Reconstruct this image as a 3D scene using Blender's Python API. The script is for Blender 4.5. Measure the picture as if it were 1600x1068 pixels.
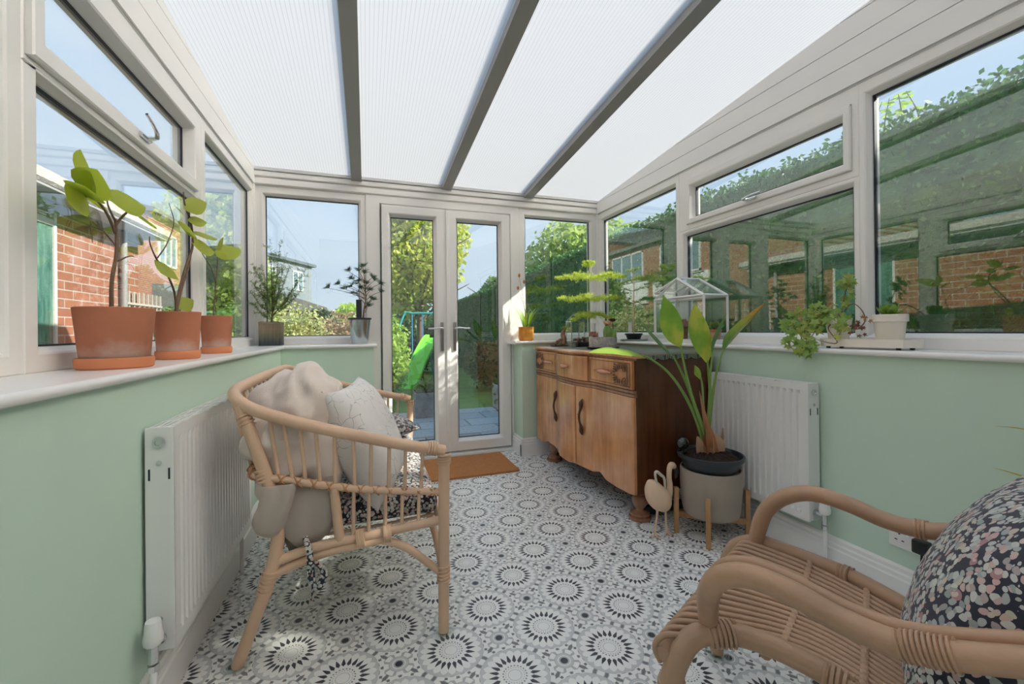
import bpy, bmesh, math, random
from mathutils import Vector, Matrix, noise
from math import sin, cos, pi, radians, sqrt, atan2, exp
random.seed(7)
SC = bpy.context.scene
for o in list(bpy.data.objects): bpy.data.objects.remove(o)
COL = SC.collection

# ------------------------------------------------------------------ camera
F_PX, YAW, PITCH, ROLL, EYE = 659.83, .3329, .002, -.0104, 1.055
cam = bpy.data.objects.new('camera', bpy.data.cameras.new('camera')); COL.objects.link(cam)
Rv = Vector((cos(YAW), -sin(YAW), 0)); Fv = Vector((sin(YAW), cos(YAW), 0)); Zv = Vector((0, 0, 1))
U2 = -sin(PITCH) * Fv + cos(PITCH) * Zv
F3 = cos(PITCH) * Fv + sin(PITCH) * Zv
R3 = cos(ROLL) * Rv + sin(ROLL) * U2
U3 = -sin(ROLL) * Rv + cos(ROLL) * U2
M = Matrix.Identity(4)
for i in range(3):
    M[i][0], M[i][1], M[i][2] = R3[i], U3[i], -F3[i]
M[2][3] = EYE
cam.matrix_world = M
cam.data.sensor_width = 36; cam.data.lens = F_PX / 1600 * 36
cam.data.shift_y = (513.95 - 534) / 1600
cam.data.clip_start = .02; cam.data.clip_end = 400
SC.camera = cam

# ------------------------------------------------------------------ node helpers
class G:
    """small wrapper for node trees: values are sockets or numbers"""
    def __init__(s, tree): s.t = tree; s.n = tree.nodes; s.l = tree.links
    def node(s, kind, ins=None, **kw):
        n = s.n.new(kind)
        for k, v in kw.items(): setattr(n, k, v)
        for k, v in (ins or {}).items(): s.set(n.inputs[k], v)
        return n
    def set(s, sock, v):
        if isinstance(v, bpy.types.NodeSocket): s.l.new(v, sock)
        elif v is not None:
            if sock.type == 'RGBA' and len(v) == 3: v = (*v, 1)
            sock.default_value = v
    def m(s, op, a, b=0., c=0., clamp=False):
        n = s.n.new('ShaderNodeMath'); n.operation = op; n.use_clamp = clamp
        for i, v in enumerate((a, b, c)): s.set(n.inputs[i], v)
        return n.outputs[0]
    def add(s, a, b): return s.m('ADD', a, b)
    def sub(s, a, b): return s.m('SUBTRACT', a, b)
    def mul(s, a, b): return s.m('MULTIPLY', a, b)
    def lt(s, a, b): return s.m('LESS_THAN', a, b)
    def gt(s, a, b): return s.m('GREATER_THAN', a, b)
    def mix(s, f, a, b):
        n = s.n.new('ShaderNodeMix'); n.data_type = 'RGBA'
        s.set(n.inputs[0], f); s.set(n.inputs[6], a); s.set(n.inputs[7], b)
        return n.outputs[2]
    def noise(s, vec, scale, detail=3., out=0, **kw):
        n = s.node('ShaderNodeTexNoise', {'Vector': vec, 'Scale': scale, 'Detail': detail}, **kw); return n.outputs[out]
    def ramp(s, f, stops):
        n = s.n.new('ShaderNodeValToRGB'); s.set(n.inputs[0], f)
        e = n.color_ramp.elements
        while len(e) < len(stops): e.new(.5)
        for i, (p, c) in enumerate(stops): e[i].position = p; e[i].color = (*c, 1)
        return n.outputs[0]

def new_mat(name):
    m = bpy.data.materials.new(name); m.use_nodes = True
    m.node_tree.nodes.clear(); g = G(m.node_tree)
    g.out = g.node('ShaderNodeOutputMaterial'); return m, g

def pbr(name, col, rough=.5, metal=0., spec=.5, var=0., vscale=6., bump=0., bscale=40., sheen=0., coat=0., obj=False, col2=None, trans=0.):
    m, g = new_mat(name)
    tc = g.node('ShaderNodeTexCoord'); vec = tc.outputs['Object']
    c = col
    if var or col2:
        nz = g.noise(vec, vscale, 4.)
        if col2: c = g.mix(g.ramp(nz, [(.35, (0, 0, 0)), (.65, (1, 1, 1))]), col, col2)
        else: c = g.mix(nz, tuple(x * (1 - var) for x in col), tuple(min(1, x * (1 + var)) for x in col))
    p = g.node('ShaderNodeBsdfPrincipled', {'Base Color': c, 'Roughness': rough, 'Metallic': metal})
    p.inputs['Specular IOR Level'].default_value = spec
    p.inputs['Sheen Weight'].default_value = sheen
    p.inputs['Coat Weight'].default_value = coat
    if bump:
        b = g.node('ShaderNodeBump', {'Strength': bump, 'Distance': .01, 'Height': g.noise(vec, bscale, 3.)})
        g.l.new(b.outputs[0], p.inputs['Normal'])
    sh = p.outputs[0]
    if trans:
        tr = g.node('ShaderNodeBsdfTranslucent', {'Color': c})
        mx = g.node('ShaderNodeMixShader', {0: trans, 1: sh, 2: tr.outputs[0]}); sh = mx.outputs[0]
    g.l.new(sh, g.out.inputs[0]); return m

def leafmat(name, cols, trans=.35, rough=.5, vary=True):
    m, g = new_mat(name)
    geo = g.node('ShaderNodeNewGeometry')
    n = len(cols)
    c = g.ramp(geo.outputs['Random Per Island'], [(i / max(1, n - 1), cc) for i, cc in enumerate(cols)]) if n > 1 else cols[0]
    p = g.node('ShaderNodeBsdfPrincipled', {'Base Color': c, 'Roughness': rough})
    tr = g.node('ShaderNodeBsdfTranslucent', {'Color': c})
    mx = g.node('ShaderNodeMixShader', {0: trans, 1: p.outputs[0], 2: tr.outputs[0]})
    g.l.new(mx.outputs[0], g.out.inputs[0]); return m

def glassmat(name, f0=.09, tint=(.97, .99, .98), wob=0., power=4.):
    m, g = new_mat(name)
    lw = g.node('ShaderNodeLayerWeight', {'Blend': .5})
    fr = g.add(f0, g.mul(1 - f0, g.m('POWER', lw.outputs['Facing'], power)))
    t = g.node('ShaderNodeBsdfTransparent', {'Color': tint})
    gl = g.node('ShaderNodeBsdfGlossy', {'Color': (1, 1, 1), 'Roughness': 0.})
    if wob:
        tc = g.node('ShaderNodeTexCoord')
        b = g.node('ShaderNodeBump', {'Strength': 1., 'Distance': wob, 'Height': g.noise(tc.outputs['Object'], 3.5, 1.)})
        g.l.new(b.outputs[0], gl.inputs['Normal'])
    mx = g.node('ShaderNodeMixShader', {0: fr, 1: t.outputs[0], 2: gl.outputs[0]})
    g.l.new(mx.outputs[0], g.out.inputs[0]); return m

# ------------------------------------------------------------------ sky, sun, exposure
w = bpy.data.worlds.new('sky'); SC.world = w; w.use_nodes = True; w.node_tree.nodes.clear(); g = G(w.node_tree)
tc = g.node('ShaderNodeTexCoord'); sep = g.node('ShaderNodeSeparateXYZ', {0: tc.outputs['Generated']})
skyc = g.ramp(sep.outputs[2], [(0., (.70, .79, .88)), (.12, (.60, .72, .87)), (.45, (.47, .63, .85)), (1., (.36, .54, .82))])
clouds = g.noise(g.node('ShaderNodeMapping', {'Vector': tc.outputs['Generated'], 'Scale': (1.2, 1.2, 5.)}).outputs[0], 1.8, 5.)
skyc = g.mix(g.m('MULTIPLY', g.ramp(clouds, [(.5, (0, 0, 0)), (.75, (1, 1, 1))]), .35), skyc, (.85, .89, .95))
bg = g.node('ShaderNodeBackground', {'Color': skyc, 'Strength': .41})
g.l.new(bg.outputs[0], g.node('ShaderNodeOutputWorld').inputs[0])
SUN_TO = Vector((1, -.5, .78)).normalized()
sun = bpy.data.objects.new('sun', bpy.data.lights.new('sun', 'SUN')); COL.objects.link(sun)
sun.data.energy = 3.8; sun.data.angle = radians(.8); sun.data.color = (1, .94, .84)
sun.rotation_euler = SUN_TO.to_track_quat('Z', 'Y').to_euler(); sun.location = (8, -4, 8)
SC.view_settings.view_transform = 'Standard'; SC.view_settings.look = 'None'
SC.view_settings.gamma = 1; SC.view_settings.use_curve_mapping = False
SC.view_settings.exposure = 1.54
SC.cycles.max_bounces = 10; SC.cycles.diffuse_bounces = 5; SC.cycles.glossy_bounces = 4
SC.cycles.transmission_bounces = 8; SC.cycles.transparent_max_bounces = 24
SC.cycles.sample_clamp_indirect = 6
SC.cycles.caustics_reflective = False; SC.cycles.caustics_refractive = True
SC.cycles.use_denoising = True

# ------------------------------------------------------------------ geometry helpers
def link(name, bm, mat, parent=None, smooth=None):
    me = bpy.data.meshes.new(name)
    bmesh.ops.recalc_face_normals(bm, faces=bm.faces)
    bm.to_mesh(me); bm.free()
    o = bpy.data.objects.new(name, me); COL.objects.link(o)
    for mm in (mat if isinstance(mat, (list, tuple)) else [mat]): me.materials.append(mm)
    if smooth is not None:
        for p in me.polygons: p.use_smooth = True
        if smooth < 180:
            try: me.set_sharp_from_angle(angle=radians(smooth))
            except Exception: pass
    if parent is not None:
        o.parent = parent
        o.matrix_parent_inverse = parent.matrix_basis.inverted()
    return o

def empty(name, loc, label, cat, group=None):
    o = bpy.data.objects.new(name, None); COL.objects.link(o); o.location = loc
    o.empty_display_size = .05
    o['label'] = label; o['category'] = cat
    if group: o['group'] = group
    return o

def tag(o, label, cat, group=None, kind=None):
    o['label'] = label; o['category'] = cat
    if group: o['group'] = group
    if kind: o['kind'] = kind
    return o

def struct(o, label=None):
    o['kind'] = 'structure'
    if label: o['label'] = label
    return o

def box(bm, x0, x1, y0, y1, z0, z1, bev=0., mi=0):
    m = bmesh.new()
    vs = [m.verts.new((x, y, z)) for x in (x0, x1) for y in (y0, y1) for z in (z0, z1)]
    for f in ((0, 1, 3, 2), (4, 6, 7, 5), (0, 4, 5, 1), (2, 3, 7, 6), (0, 2, 6, 4), (1, 5, 7, 3)):
        m.faces.new([vs[i] for i in f])
    if bev:
        bmesh.ops.bevel(m, geom=list(m.edges), offset=bev, segments=2, affect='EDGES', profile=.6)
    for f in m.faces: f.material_index = mi
    merge(bm, m); return bm

def merge(bm, m, mat=None):
    if mat is not None: m.transform(mat)
    me = bpy.data.meshes.new('tmp'); m.to_mesh(me); m.free(); bm.from_mesh(me); bpy.data.meshes.remove(me)

def smoothpts(pts, n=6):
    """Catmull-Rom through points (tuples of any length)"""
    P = [tuple(p) for p in pts]
    if len(P) < 3: return P
    ext = [tuple(2 * a - b for a, b in zip(P[0], P[1]))] + P + [tuple(2 * a - b for a, b in zip(P[-1], P[-2]))]
    out = []
    for i in range(1, len(ext) - 2):
        p0, p1, p2, p3 = ext[i - 1:i + 3]
        for k in range(n):
            t = k / n
            out.append(tuple(.5 * (2 * b + (c - a) * t + (2 * a - 5 * b + 4 * c - d) * t * t + (-a + 3 * b - 3 * c + d) * t ** 3)
                             for a, b, c, d in zip(p0, p1, p2, p3)))
    out.append(P[-1]); return out

def tube(bm, pts, r, seg=10, n=6, smooth=True, cap=True, flat=1.):
    """tube along points; r number or list (per input point)"""
    if isinstance(r, (int, float)): q = [(*p, r) for p in pts]
    else: q = [(*p, rr) for p, rr in zip(pts, r)]
    if smooth: q = smoothpts(q, n)
    P = [Vector(p[:3]) for p in q]; R = [max(p[3], 1e-5) for p in q]
    up = None; rings = []
    for i, p in enumerate(P):
        t = (P[min(i + 1, len(P) - 1)] - P[max(i - 1, 0)])
        if t.length < 1e-9: t = Vector((0, 0, 1))
        t.normalize()
        if up is None:
            a = Vector((0, 0, 1)) if abs(t.z) < .9 else Vector((1, 0, 0))
            up = (a - t * a.dot(t)).normalized()
        else:
            up = up - t * up.dot(t)
            up.normalize()
        s = t.cross(up)
        rings.append([bm.verts.new(p + (up * cos(2 * pi * k / seg) * flat + s * sin(2 * pi * k / seg)) * R[i]) for k in range(seg)])
    for a, b in zip(rings, rings[1:]):
        for k in range(seg): bm.faces.new((a[k], a[(k + 1) % seg], b[(k + 1) % seg], b[k]))
    if cap:
        bm.faces.new(list(reversed(rings[0]))); bm.faces.new(rings[-1])
    return bm

def wrap(bm, a, b, r, turns, rr=.0025):
    """binding coil wound round the segment a-b"""
    a, b = Vector(a), Vector(b); t = (b - a); L = t.length; t.normalize()
    h = Vector((0, 0, 1)) if abs(t.z) < .9 else Vector((1, 0, 0))
    u = (h - t * h.dot(t)).normalized(); v = t.cross(u)
    pts = []
    N = int(turns * 10)
    for i in range(N + 1):
        k = i / N; an = 2 * pi * turns * k
        p = a + t * L * k + (u * cos(an) + v * sin(an)) * r
        pts.append(tuple(p))
    tube(bm, pts, rr, 5, smooth=False)

def lathe(bm, prof, c=(0, 0, 0), seg=32, sx=1., sy=1., closed=False):
    """prof: list of (r, z); r=0 ends close on the axis"""
    rings = []
    for r, z in prof:
        if r <= 1e-6: rings.append([bm.verts.new((c[0], c[1], c[2] + z))])
        else: rings.append([bm.verts.new((c[0] + r * sx * cos(2 * pi * k / seg), c[1] + r * sy * sin(2 * pi * k / seg), c[2] + z)) for k in range(seg)])
    for a, b in zip(rings, rings[1:]):
        for k in range(seg):
            k2 = (k + 1) % seg
            if len(a) == 1 and len(b) == 1: continue
            if len(a) == 1: bm.faces.new((a[0], b[k2], b[k]))
            elif len(b) == 1: bm.faces.new((a[k], a[k2], b[0]))
            else: bm.faces.new((a[k], a[k2], b[k2], b[k]))
    return bm

def prism(bm, poly, axis, a0, a1):
    """extrude a 2D polygon along an axis: axis 'x' -> poly is (y,z), 'y' -> (x,z), 'z' -> (x,y)"""
    def mk(p, a): return {'x': (a, p[0], p[1]), 'y': (p[0], a, p[1]), 'z': (p[0], p[1], a)}[axis]
    A = [bm.verts.new(mk(p, a0)) for p in poly]; B = [bm.verts.new(mk(p, a1)) for p in poly]
    n = len(poly)
    bm.faces.new(A); bm.faces.new(list(reversed(B)))
    for i in range(n): bm.faces.new((A[i], A[(i + 1) % n], B[(i + 1) % n], B[i]))
    return bm

def blade(bm, pts, widths, side=(1, 0, 0), fold=.25, nw=4, sm=5, mi=0):
    """a leaf or blade along a centre line, width given per point, folded along the midrib"""
    q = smoothpts([(*p, ww) for p, ww in zip(pts, widths)], sm)
    P = [Vector(p[:3]) for p in q]; W = [max(p[3], .0004) for p in q]
    side = Vector(side); rows = []
    for i, p in enumerate(P):
        t = P[min(i + 1, len(P) - 1)] - P[max(i - 1, 0)]
        if t.length < 1e-9: t = Vector((0, 0, 1))
        t.normalize()
        s = side - t * side.dot(t)
        if s.length < 1e-3: s = Vector((0, 1, 0)) - t * t.y
        s.normalize(); nn = t.cross(s)
        row = []
        for k in range(nw + 1):
            a = (k / nw * 2 - 1)
            row.append(bm.verts.new(p + s * a * W[i] + nn * (abs(a) * fold * W[i])))
        rows.append(row)
    for a, b in zip(rows, rows[1:]):
        for k in range(nw):
            f = bm.faces.new((a[k], a[k + 1], b[k + 1], b[k])); f.material_index = mi
    return bm

def leafat(bm, base, d, L, W, nrm=(0, 0, 1), droop=.2, fold=.2, nw=2, mi=0):
    base, d, nrm = Vector(base), Vector(d).normalized(), Vector(nrm)
    side = d.cross(nrm)
    if side.length < 1e-3: side = d.cross(Vector((1, 0, .1)))
    side.normalize()
    up = side.cross(d)
    pts = [base + d * L * t - up * droop * L * t * t for t in (0, .12, .3, .5, .7, .86, .95, 1)]
    blade(bm, pts, [W * .08, W * .5, W * .9, W, W * .8, W * .45, W * .18, W * .005], side, fold, nw, 1, mi)

def clump(bm, c, rad, n, size, shape=1.4, shell=.55, rnd=random, elong=1.7):
    """n small leaf cards filling an ellipsoid, denser towards its surface"""
    c = Vector(c)
    for _ in range(n):
        while True:
            v = Vector((rnd.uniform(-1, 1), rnd.uniform(-1, 1), rnd.uniform(-1, 1)))
            if .05 < v.length <= 1: break
        v = v.normalized() * (shell + (1 - shell) * rnd.random())
        bumpy = 1 + .25 * noise.noise(v * shape * 2 + c)
        p = c + Vector((v.x * rad[0], v.y * rad[1], v.z * rad[2])) * bumpy
        card(bm, p, size * rnd.uniform(.6, 1.3), rnd, elong)

def card(bm, p, s, rnd=random, elong=1.7):
    a = Vector((rnd.gauss(0, 1), rnd.gauss(0, 1), rnd.gauss(0, 1))).normalized()
    b = a.cross(Vector((rnd.gauss(0, 1), rnd.gauss(0, 1), rnd.gauss(0, 1)))).normalized()
    l, ww = a * s * .5 * elong, b * s * .5
    bm.faces.new([bm.verts.new(p + q) for q in (-l, ww, l, -ww)])

# ------------------------------------------------------------------ materials
UPVC = pbr('white_upvc', (.86, .845, .82), .28, spec=.5)
UPVC_SILL = pbr('white_sill', (.86, .85, .835), .22)
PAINT = pbr('sage_paint', (.585, .745, .625), .62, spec=.3, var=.03, vscale=2)
GLOSSW = pbr('gloss_white', (.84, .835, .82), .3)
RADW = pbr('radiator_white', (.82, .815, .80), .3)
SEAL = pbr('black_gasket', (.02, .025, .04), .5)
PANE = glassmat('double_glazing', .10, (.95, .975, .965), wob=.00025)
CLEAR = glassmat('clear_glass', .05, (.96, .98, .97))
CHROME = pbr('chrome', (.75, .75, .76), .18, 1.)
STEEL = pbr('aged_chrome', (.35, .33, .31), .3, 1.)
GREYB = pbr('grey_glazing_bar', (.37, .365, .35), .45)
GREYE = pbr('pale_grey_trim', (.60, .60, .60), .4)
RATTAN = pbr('pale_rattan', (.69, .46, .31), .42, var=.18, vscale=9, bump=.15, bscale=60)
RATTAN2 = pbr('honey_rattan', (.47, .29, .18), .4, var=.3, vscale=7, bump=.15, bscale=60)
BIND = pbr('cane_binding', (.52, .27, .13), .45, var=.15, vscale=20)
TERRA = None
BLACKP = pbr('black_plastic', (.012, .013, .015), .4)
DARKP = pbr('anthracite_plastic', (.035, .042, .05), .38)
SOIL = pbr('dark_soil', (.028, .014, .009), .95, var=.5, vscale=60, bump=1., bscale=70)

def terracotta():
    m, g = new_mat('terracotta')
    tc = g.node('ShaderNodeTexCoord'); v = tc.outputs['Object']
    n1 = g.noise(v, 9., 5.); n2 = g.noise(v, 45., 4.)
    z = g.node('ShaderNodeSeparateXYZ', {0: v}).outputs[2]
    c = g.mix(n1, (.38, .13, .065), (.52, .205, .115))
    bloom = g.m('MULTIPLY', g.ramp(g.add(g.sub(n1, g.mul(z, 5.)), g.mul(n2, .25)), [(.32, (0, 0, 0)), (.62, (1, 1, 1))]), .72)
    c = g.mix(bloom, c, (.56, .42, .36))
    p = g.node('ShaderNodeBsdfPrincipled', {'Base Color': c, 'Roughness': .8})
    b = g.node('ShaderNodeBump', {'Strength': .25, 'Distance': .004, 'Height': n2}); g.l.new(b.outputs[0], p.inputs['Normal'])
    g.l.new(p.outputs[0], g.out.inputs[0]); return m
TERRA = terracotta()
SAUCER = pbr('orange_terracotta', (.62, .22, .10), .75, var=.12, vscale=12)

def wood(name, dark, light, scale=3., axis=2, rough=.25, coat=.3, ring=6.):
    m, g = new_mat(name)
    tc = g.node('ShaderNodeTexCoord'); s = [14., 14., 14.]; s[axis] = 1.2
    v = g.node('ShaderNodeMapping', {'Vector': tc.outputs['Object'], 'Scale': s}).outputs[0]
    n1 = g.noise(v, scale, 6., Distortion=.6) if False else g.noise(v, scale, 6.)
    n2 = g.noise(tc.outputs['Object'], ring, 3.)
    f = g.m('ADD', g.mul(n1, .42), g.mul(n2, .62), clamp=True)
    c = g.ramp(f, [(.32, dark), (.72, light)])
    p = g.node('ShaderNodeBsdfPrincipled', {'Base Color': c, 'Roughness': rough})
    p.inputs['Coat Weight'].default_value = coat; p.inputs['Coat Roughness'].default_value = .15
    g.l.new(p.outputs[0], g.out.inputs[0]); return m
OAK = wood('varnished_oak', (.43, .165, .062), (.76, .375, .175), rough=.22, coat=.6)
OAKSIDE = wood('dark_mahogany', (.045, .012, .005), (.15, .045, .015), ring=3.)
OAKRAIL = wood('carved_oak', (.21, .085, .045), (.43, .21, .12))
PINE = wood('pine_stand', (.40, .20, .08), (.60, .34, .16), coat=.0, rough=.5)
DARKWOOD = pbr('dark_handle_wood', (.085, .028, .014), .25, coat=.4)
COPPER = pbr('copper_pull', (.62, .30, .20), .25, .5)
BIRDWOOD = pbr('carved_pale_wood', (.76, .54, .37), .6, var=.1, vscale=10)

def floor_material():
    m, g = new_mat('patterned_tile')
    geo = g.node('ShaderNodeNewGeometry'); s = g.node('ShaderNodeSeparateXYZ', {0: geo.outputs['Position']})
    gs = .1662
    u = g.m('DIVIDE', g.add(s.outputs[0], .077), gs); v = g.m('DIVIDE', g.sub(s.outputs[1], 2.055), gs)
    def local(off):
        a = g.add(g.mul(g.add(u, v), .5), off); b = g.add(g.mul(g.sub(u, v), .5), off)
        fa = g.sub(a, g.m('ROUND', a)); fb = g.sub(b, g.m('ROUND', b))
        dx = g.add(fa, fb); dy = g.sub(fa, fb)
        r = g.m('SQRT', g.add(g.mul(dx, dx), g.mul(dy, dy)))
        return dx, dy, r, g.m('ARCTAN2', dy, dx)
    def tri(th, n, ph=0.):
        k = g.m('FRACT', g.add(g.mul(th, n / (2 * pi)), 8 + ph)); return g.mul(g.m('ABSOLUTE', g.sub(k, .5)), 2.)
    dx, dy, r, th = local(0.)
    ex, ey, er, eth = local(.5)
    def band(x, a, b): return g.mul(g.gt(x, a), g.lt(x, b))
    WHITE, LG, MG, DK, NAVY = (.93, .915, .89), (.50, .50, .505), (.64, .64, .64), (.19, .19, .195), (.028, .032, .045)
    c = LG
    # outer ground: white blobs and grey bars round the small medallions
    t8 = tri(eth, 8); t12 = tri(eth, 12)
    c = g.mix(g.mul(band(er, .19, .29), g.gt(t8, .28)), c, WHITE)
    c = g.mix(g.mul(band(er, .31, .455), g.gt(t12, .46)), c, WHITE)
    c = g.mix(g.mul(band(er, .295, .455), g.lt(t12, .32)), c, DK)
    t20 = tri(th, 20, .5)
    c = g.mix(g.mul(band(r, .655, .74), g.gt(t20, .40)), c, WHITE)
    c = g.mix(g.mul(band(r, .665, .72), g.lt(t20, .26)), c, DK)
    # small medallion
    c = g.mix(g.lt(er, .175), c, MG); c = g.mix(g.lt(er, .125), c, WHITE)
    c = g.mix(g.lt(er, .105), c, LG); c = g.mix(g.lt(er, .072), c, NAVY)
    # rosette
    c = g.mix(g.lt(r, .645), c, MG)
    t = tri(th, 22)
    edge = g.add(.50, g.mul(g.m('POWER', t, .45), .105))
    c = g.mix(g.lt(r, edge), c, WHITE)
    f = g.mul(g.m('MINIMUM', g.m('DIVIDE', g.sub(r, .29), .05), g.m('DIVIDE', g.sub(.49, r), .15)), .82)
    c = g.mix(g.mul(g.lt(t, f), g.gt(r, .2)), c, NAVY)
    c = g.mix(g.mul(band(r, .205, .232), g.lt(t, .45)), c, DK)
    c = g.mix(g.mul(band(r, .165, .185), g.lt(tri(th, 22, .5), .4)), c, LG)
    c = g.mix(band(r, .118, .128), c, LG)
    # tile joints and light marbling
    nz = g.noise(geo.outputs['Position'], 25., 3.)
    c = g.mix(g.mul(nz, .12), c, (.55, .55, .55))
    p = g.node('ShaderNodeBsdfPrincipled', {'Base Color': c, 'Roughness': .33}); p.inputs['Specular IOR Level'].default_value = .4
    g.l.new(p.outputs[0], g.out.inputs[0]); return m

def brick_material(name, c1, c2, mortar, vecmode='yz', scale=1.):
    m, g = new_mat(name)
    geo = g.node('ShaderNodeNewGeometry'); s = g.node('ShaderNodeSeparateXYZ', {0: geo.outputs['Position']})
    a = s.outputs[1] if vecmode == 'yz' else s.outputs[0]
    v = g.node('ShaderNodeCombineXYZ', {0: a, 1: s.outputs[2]}).outputs[0]
    b = g.node('ShaderNodeTexBrick', {'Vector': v, 'Color1': c1, 'Color2': c2, 'Mortar': mortar, 'Scale': 1., 'Mortar Size': .006,
                                      'Mortar Smooth': .2, 'Bias': -.1, 'Brick Width': .225, 'Row Height': .075})
    nz = g.noise(geo.outputs['Position'], 14., 5.)
    c = g.mix(g.mul(nz, .35), b.outputs[0], (.52, .27, .18))
    p = g.node('ShaderNodeBsdfPrincipled', {'Base Color': c, 'Roughness': .9})
    bp = g.node('ShaderNodeBump', {'Strength': .6, 'Distance': .01, 'Height': g.m('SUBTRACT', 1., b.outputs[1])}); g.l.new(bp.outputs[0], p.inputs['Normal'])
    g.l.new(p.outputs[0], g.out.inputs[0]); return m
BRICK = brick_material('red_brick', (.33, .115, .06), (.24, .075, .04), (.44, .40, .35))
BRICKX = brick_material('red_brick_side', (.33, .115, .06), (.24, .075, .04), (.44, .40, .35), 'xz')

def floral(name, scale, dark=(.018, .018, .028)):
    m, g = new_mat(name)
    v = g.node('ShaderNodeTexCoord').outputs['Object']
    vd = g.node('ShaderNodeMapping', {'Vector': v}).outputs[0]
    wob = g.node('ShaderNodeVectorMath', {0: vd, 1: g.node('ShaderNodeVectorMath', {0: g.noise(v, 22., 2., 1), 'Scale': .03}, operation='SCALE').outputs[0]}, operation='ADD').outputs[0]
    a = g.node('ShaderNodeTexVoronoi', {'Vector': wob, 'Scale': scale}); b = g.node('ShaderNodeTexVoronoi', {'Vector': wob, 'Scale': scale * .28})
    cell = g.node('ShaderNodeSeparateColor', {0: a.outputs['Color']})
    petal = g.ramp(cell.outputs[0], [(0., (.62, .62, .55)), (.35, (.50, .51, .50)), (.6, (.30, .34, .32)), (.8, (.62, .38, .36)), (1., (.55, .54, .42))])
    c = g.mix(g.lt(a.outputs['Distance'], .54), dark, petal)
    c = g.mix(g.lt(b.outputs['Distance'], .20), c, g.mix(g.gt(a.outputs['Distance'], .40), (.62, .50, .46), (.42, .22, .22)))
    p = g.node('ShaderNodeBsdfPrincipled', {'Base Color': c, 'Roughness': .9}); p.inputs['Sheen Weight'].default_value = .15
    g.l.new(p.outputs[0], g.out.inputs[0]); return m
FLORAL = floral('dark_floral_cotton', 95.)
FLORAL2 = floral('navy_floral_cotton', 78., (.03, .032, .05))
FLORAL3 = floral('pale_floral_cotton', 75., (.10, .095, .10))

def printed_linen():
    m, g = new_mat('white_linen_line_print')
    v = g.node('ShaderNodeTexCoord').outputs['Object']
    wob = g.node('ShaderNodeVectorMath', {0: v, 1: g.node('ShaderNodeVectorMath', {0: g.noise(v, 9., 2., 1), 'Scale': .08}, operation='SCALE').outputs[0]}, operation='ADD').outputs[0]
    a = g.node('ShaderNodeTexVoronoi', {'Vector': wob, 'Scale': 21.}, feature='DISTANCE_TO_EDGE')
    mask = g.gt(g.noise(v, 7., 3.), .47)
    ln = g.mul(g.lt(a.outputs[0], .014), mask)
    c = g.mix(g.mul(ln, .65), (.76, .73, .70), (.22, .22, .22))
    p = g.node('ShaderNodeBsdfPrincipled', {'Base Color': c, 'Roughness': .9})
    b = g.node('ShaderNodeBump', {'Strength': .3, 'Distance': .01, 'Height': g.noise(v, 30., 4.)}); g.l.new(b.outputs[0], p.inputs['Normal'])
    g.l.new(p.outputs[0], g.out.inputs[0]); return m
LINEN = printed_linen()
FLEECE = pbr('oatmeal_fleece', (.76, .66, .585), .95, sheen=.3, bump=.12, bscale=260)
SAGEFLEECE = pbr('grey_green_fleece', (.42, .43, .36), .95, sheen=.3, bump=.3, bscale=100)

def roof_material():
    m, g = new_mat('opal_polycarbonate')
    geo = g.node('ShaderNodeNewGeometry'); s = g.node('ShaderNodeSeparateXYZ', {0: geo.outputs['Position']})
    k = g.m('FRACT', g.mul(s.outputs[0], 1 / .0185)); line = g.m('ABSOLUTE', g.sub(k, .5))
    f = g.ramp(line, [(0., (1, 1, 1)), (.12, (0, 0, 0))])
    c = g.mix(f, (.895, .88, .86), (.71, .70, .685))
    t = g.node('ShaderNodeBsdfTranslucent', {'Color': c}); d = g.node('ShaderNodeBsdfDiffuse', {'Color': c})
    rf = g.node('ShaderNodeBsdfRefraction', {'Color': c, 'Roughness': .75, 'IOR': 1.35})
    t2 = g.node('ShaderNodeMixShader', {0: .70, 1: t.outputs[0], 2: rf.outputs[0]})
    mx = g.node('ShaderNodeMixShader', {0: .08, 1: t2.outputs[0], 2: d.outputs[0]})
    g.l.new(mx.outputs[0], g.out.inputs[0]); return m
POLY = roof_material()
#@@SETTING
# ================================================================== THE ROOM
XL, XR, YD = -.807, 2.134, 3.588
YB = -.95
ZG0, ZG1 = 1.025, 2.075
def wallmap(wall):
    if wall == 'left': return lambda a, z, n: (XL + n, a, z)
    if wall == 'right': return lambda a, z, n: (XR - n, a, z)
    return lambda a, z, n: (a, YD - n, z)

def ring(bm, wall, outer, inner, nf=.035, nb=-.035, bead=.02, ng=.006, mi=0):
    """mitred frame between two rectangles (a0,a1,z0,z1) with a sloped glazing bead"""
    mp = wallmap(wall)
    def rect(r, n, e=0): a0, a1, z0, z1 = r; return [bm.verts.new(mp(a, z, n)) for a, z in ((a0 - e, z0 - e), (a1 + e, z0 - e), (a1 + e, z1 + e), (a0 - e, z1 + e))]
    loops = [rect(outer, nb), rect(outer, nf - .004), rect((outer[0] + .004, outer[1] - .004, outer[2] + .004, outer[3] - .004), nf),
             rect(inner, nf, bead), rect(inner, nf - .004, bead * .7), rect(inner, ng + .006, .001), rect(inner, ng), rect(inner, nb)]
    loops.append(loops[0])
    for A, B in zip(loops, loops[1:]):
        for i in range(4):
            f = bm.faces.new((A[i], A[(i + 1) % 4], B[(i + 1) % 4], B[i])); f.material_index = mi

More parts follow.
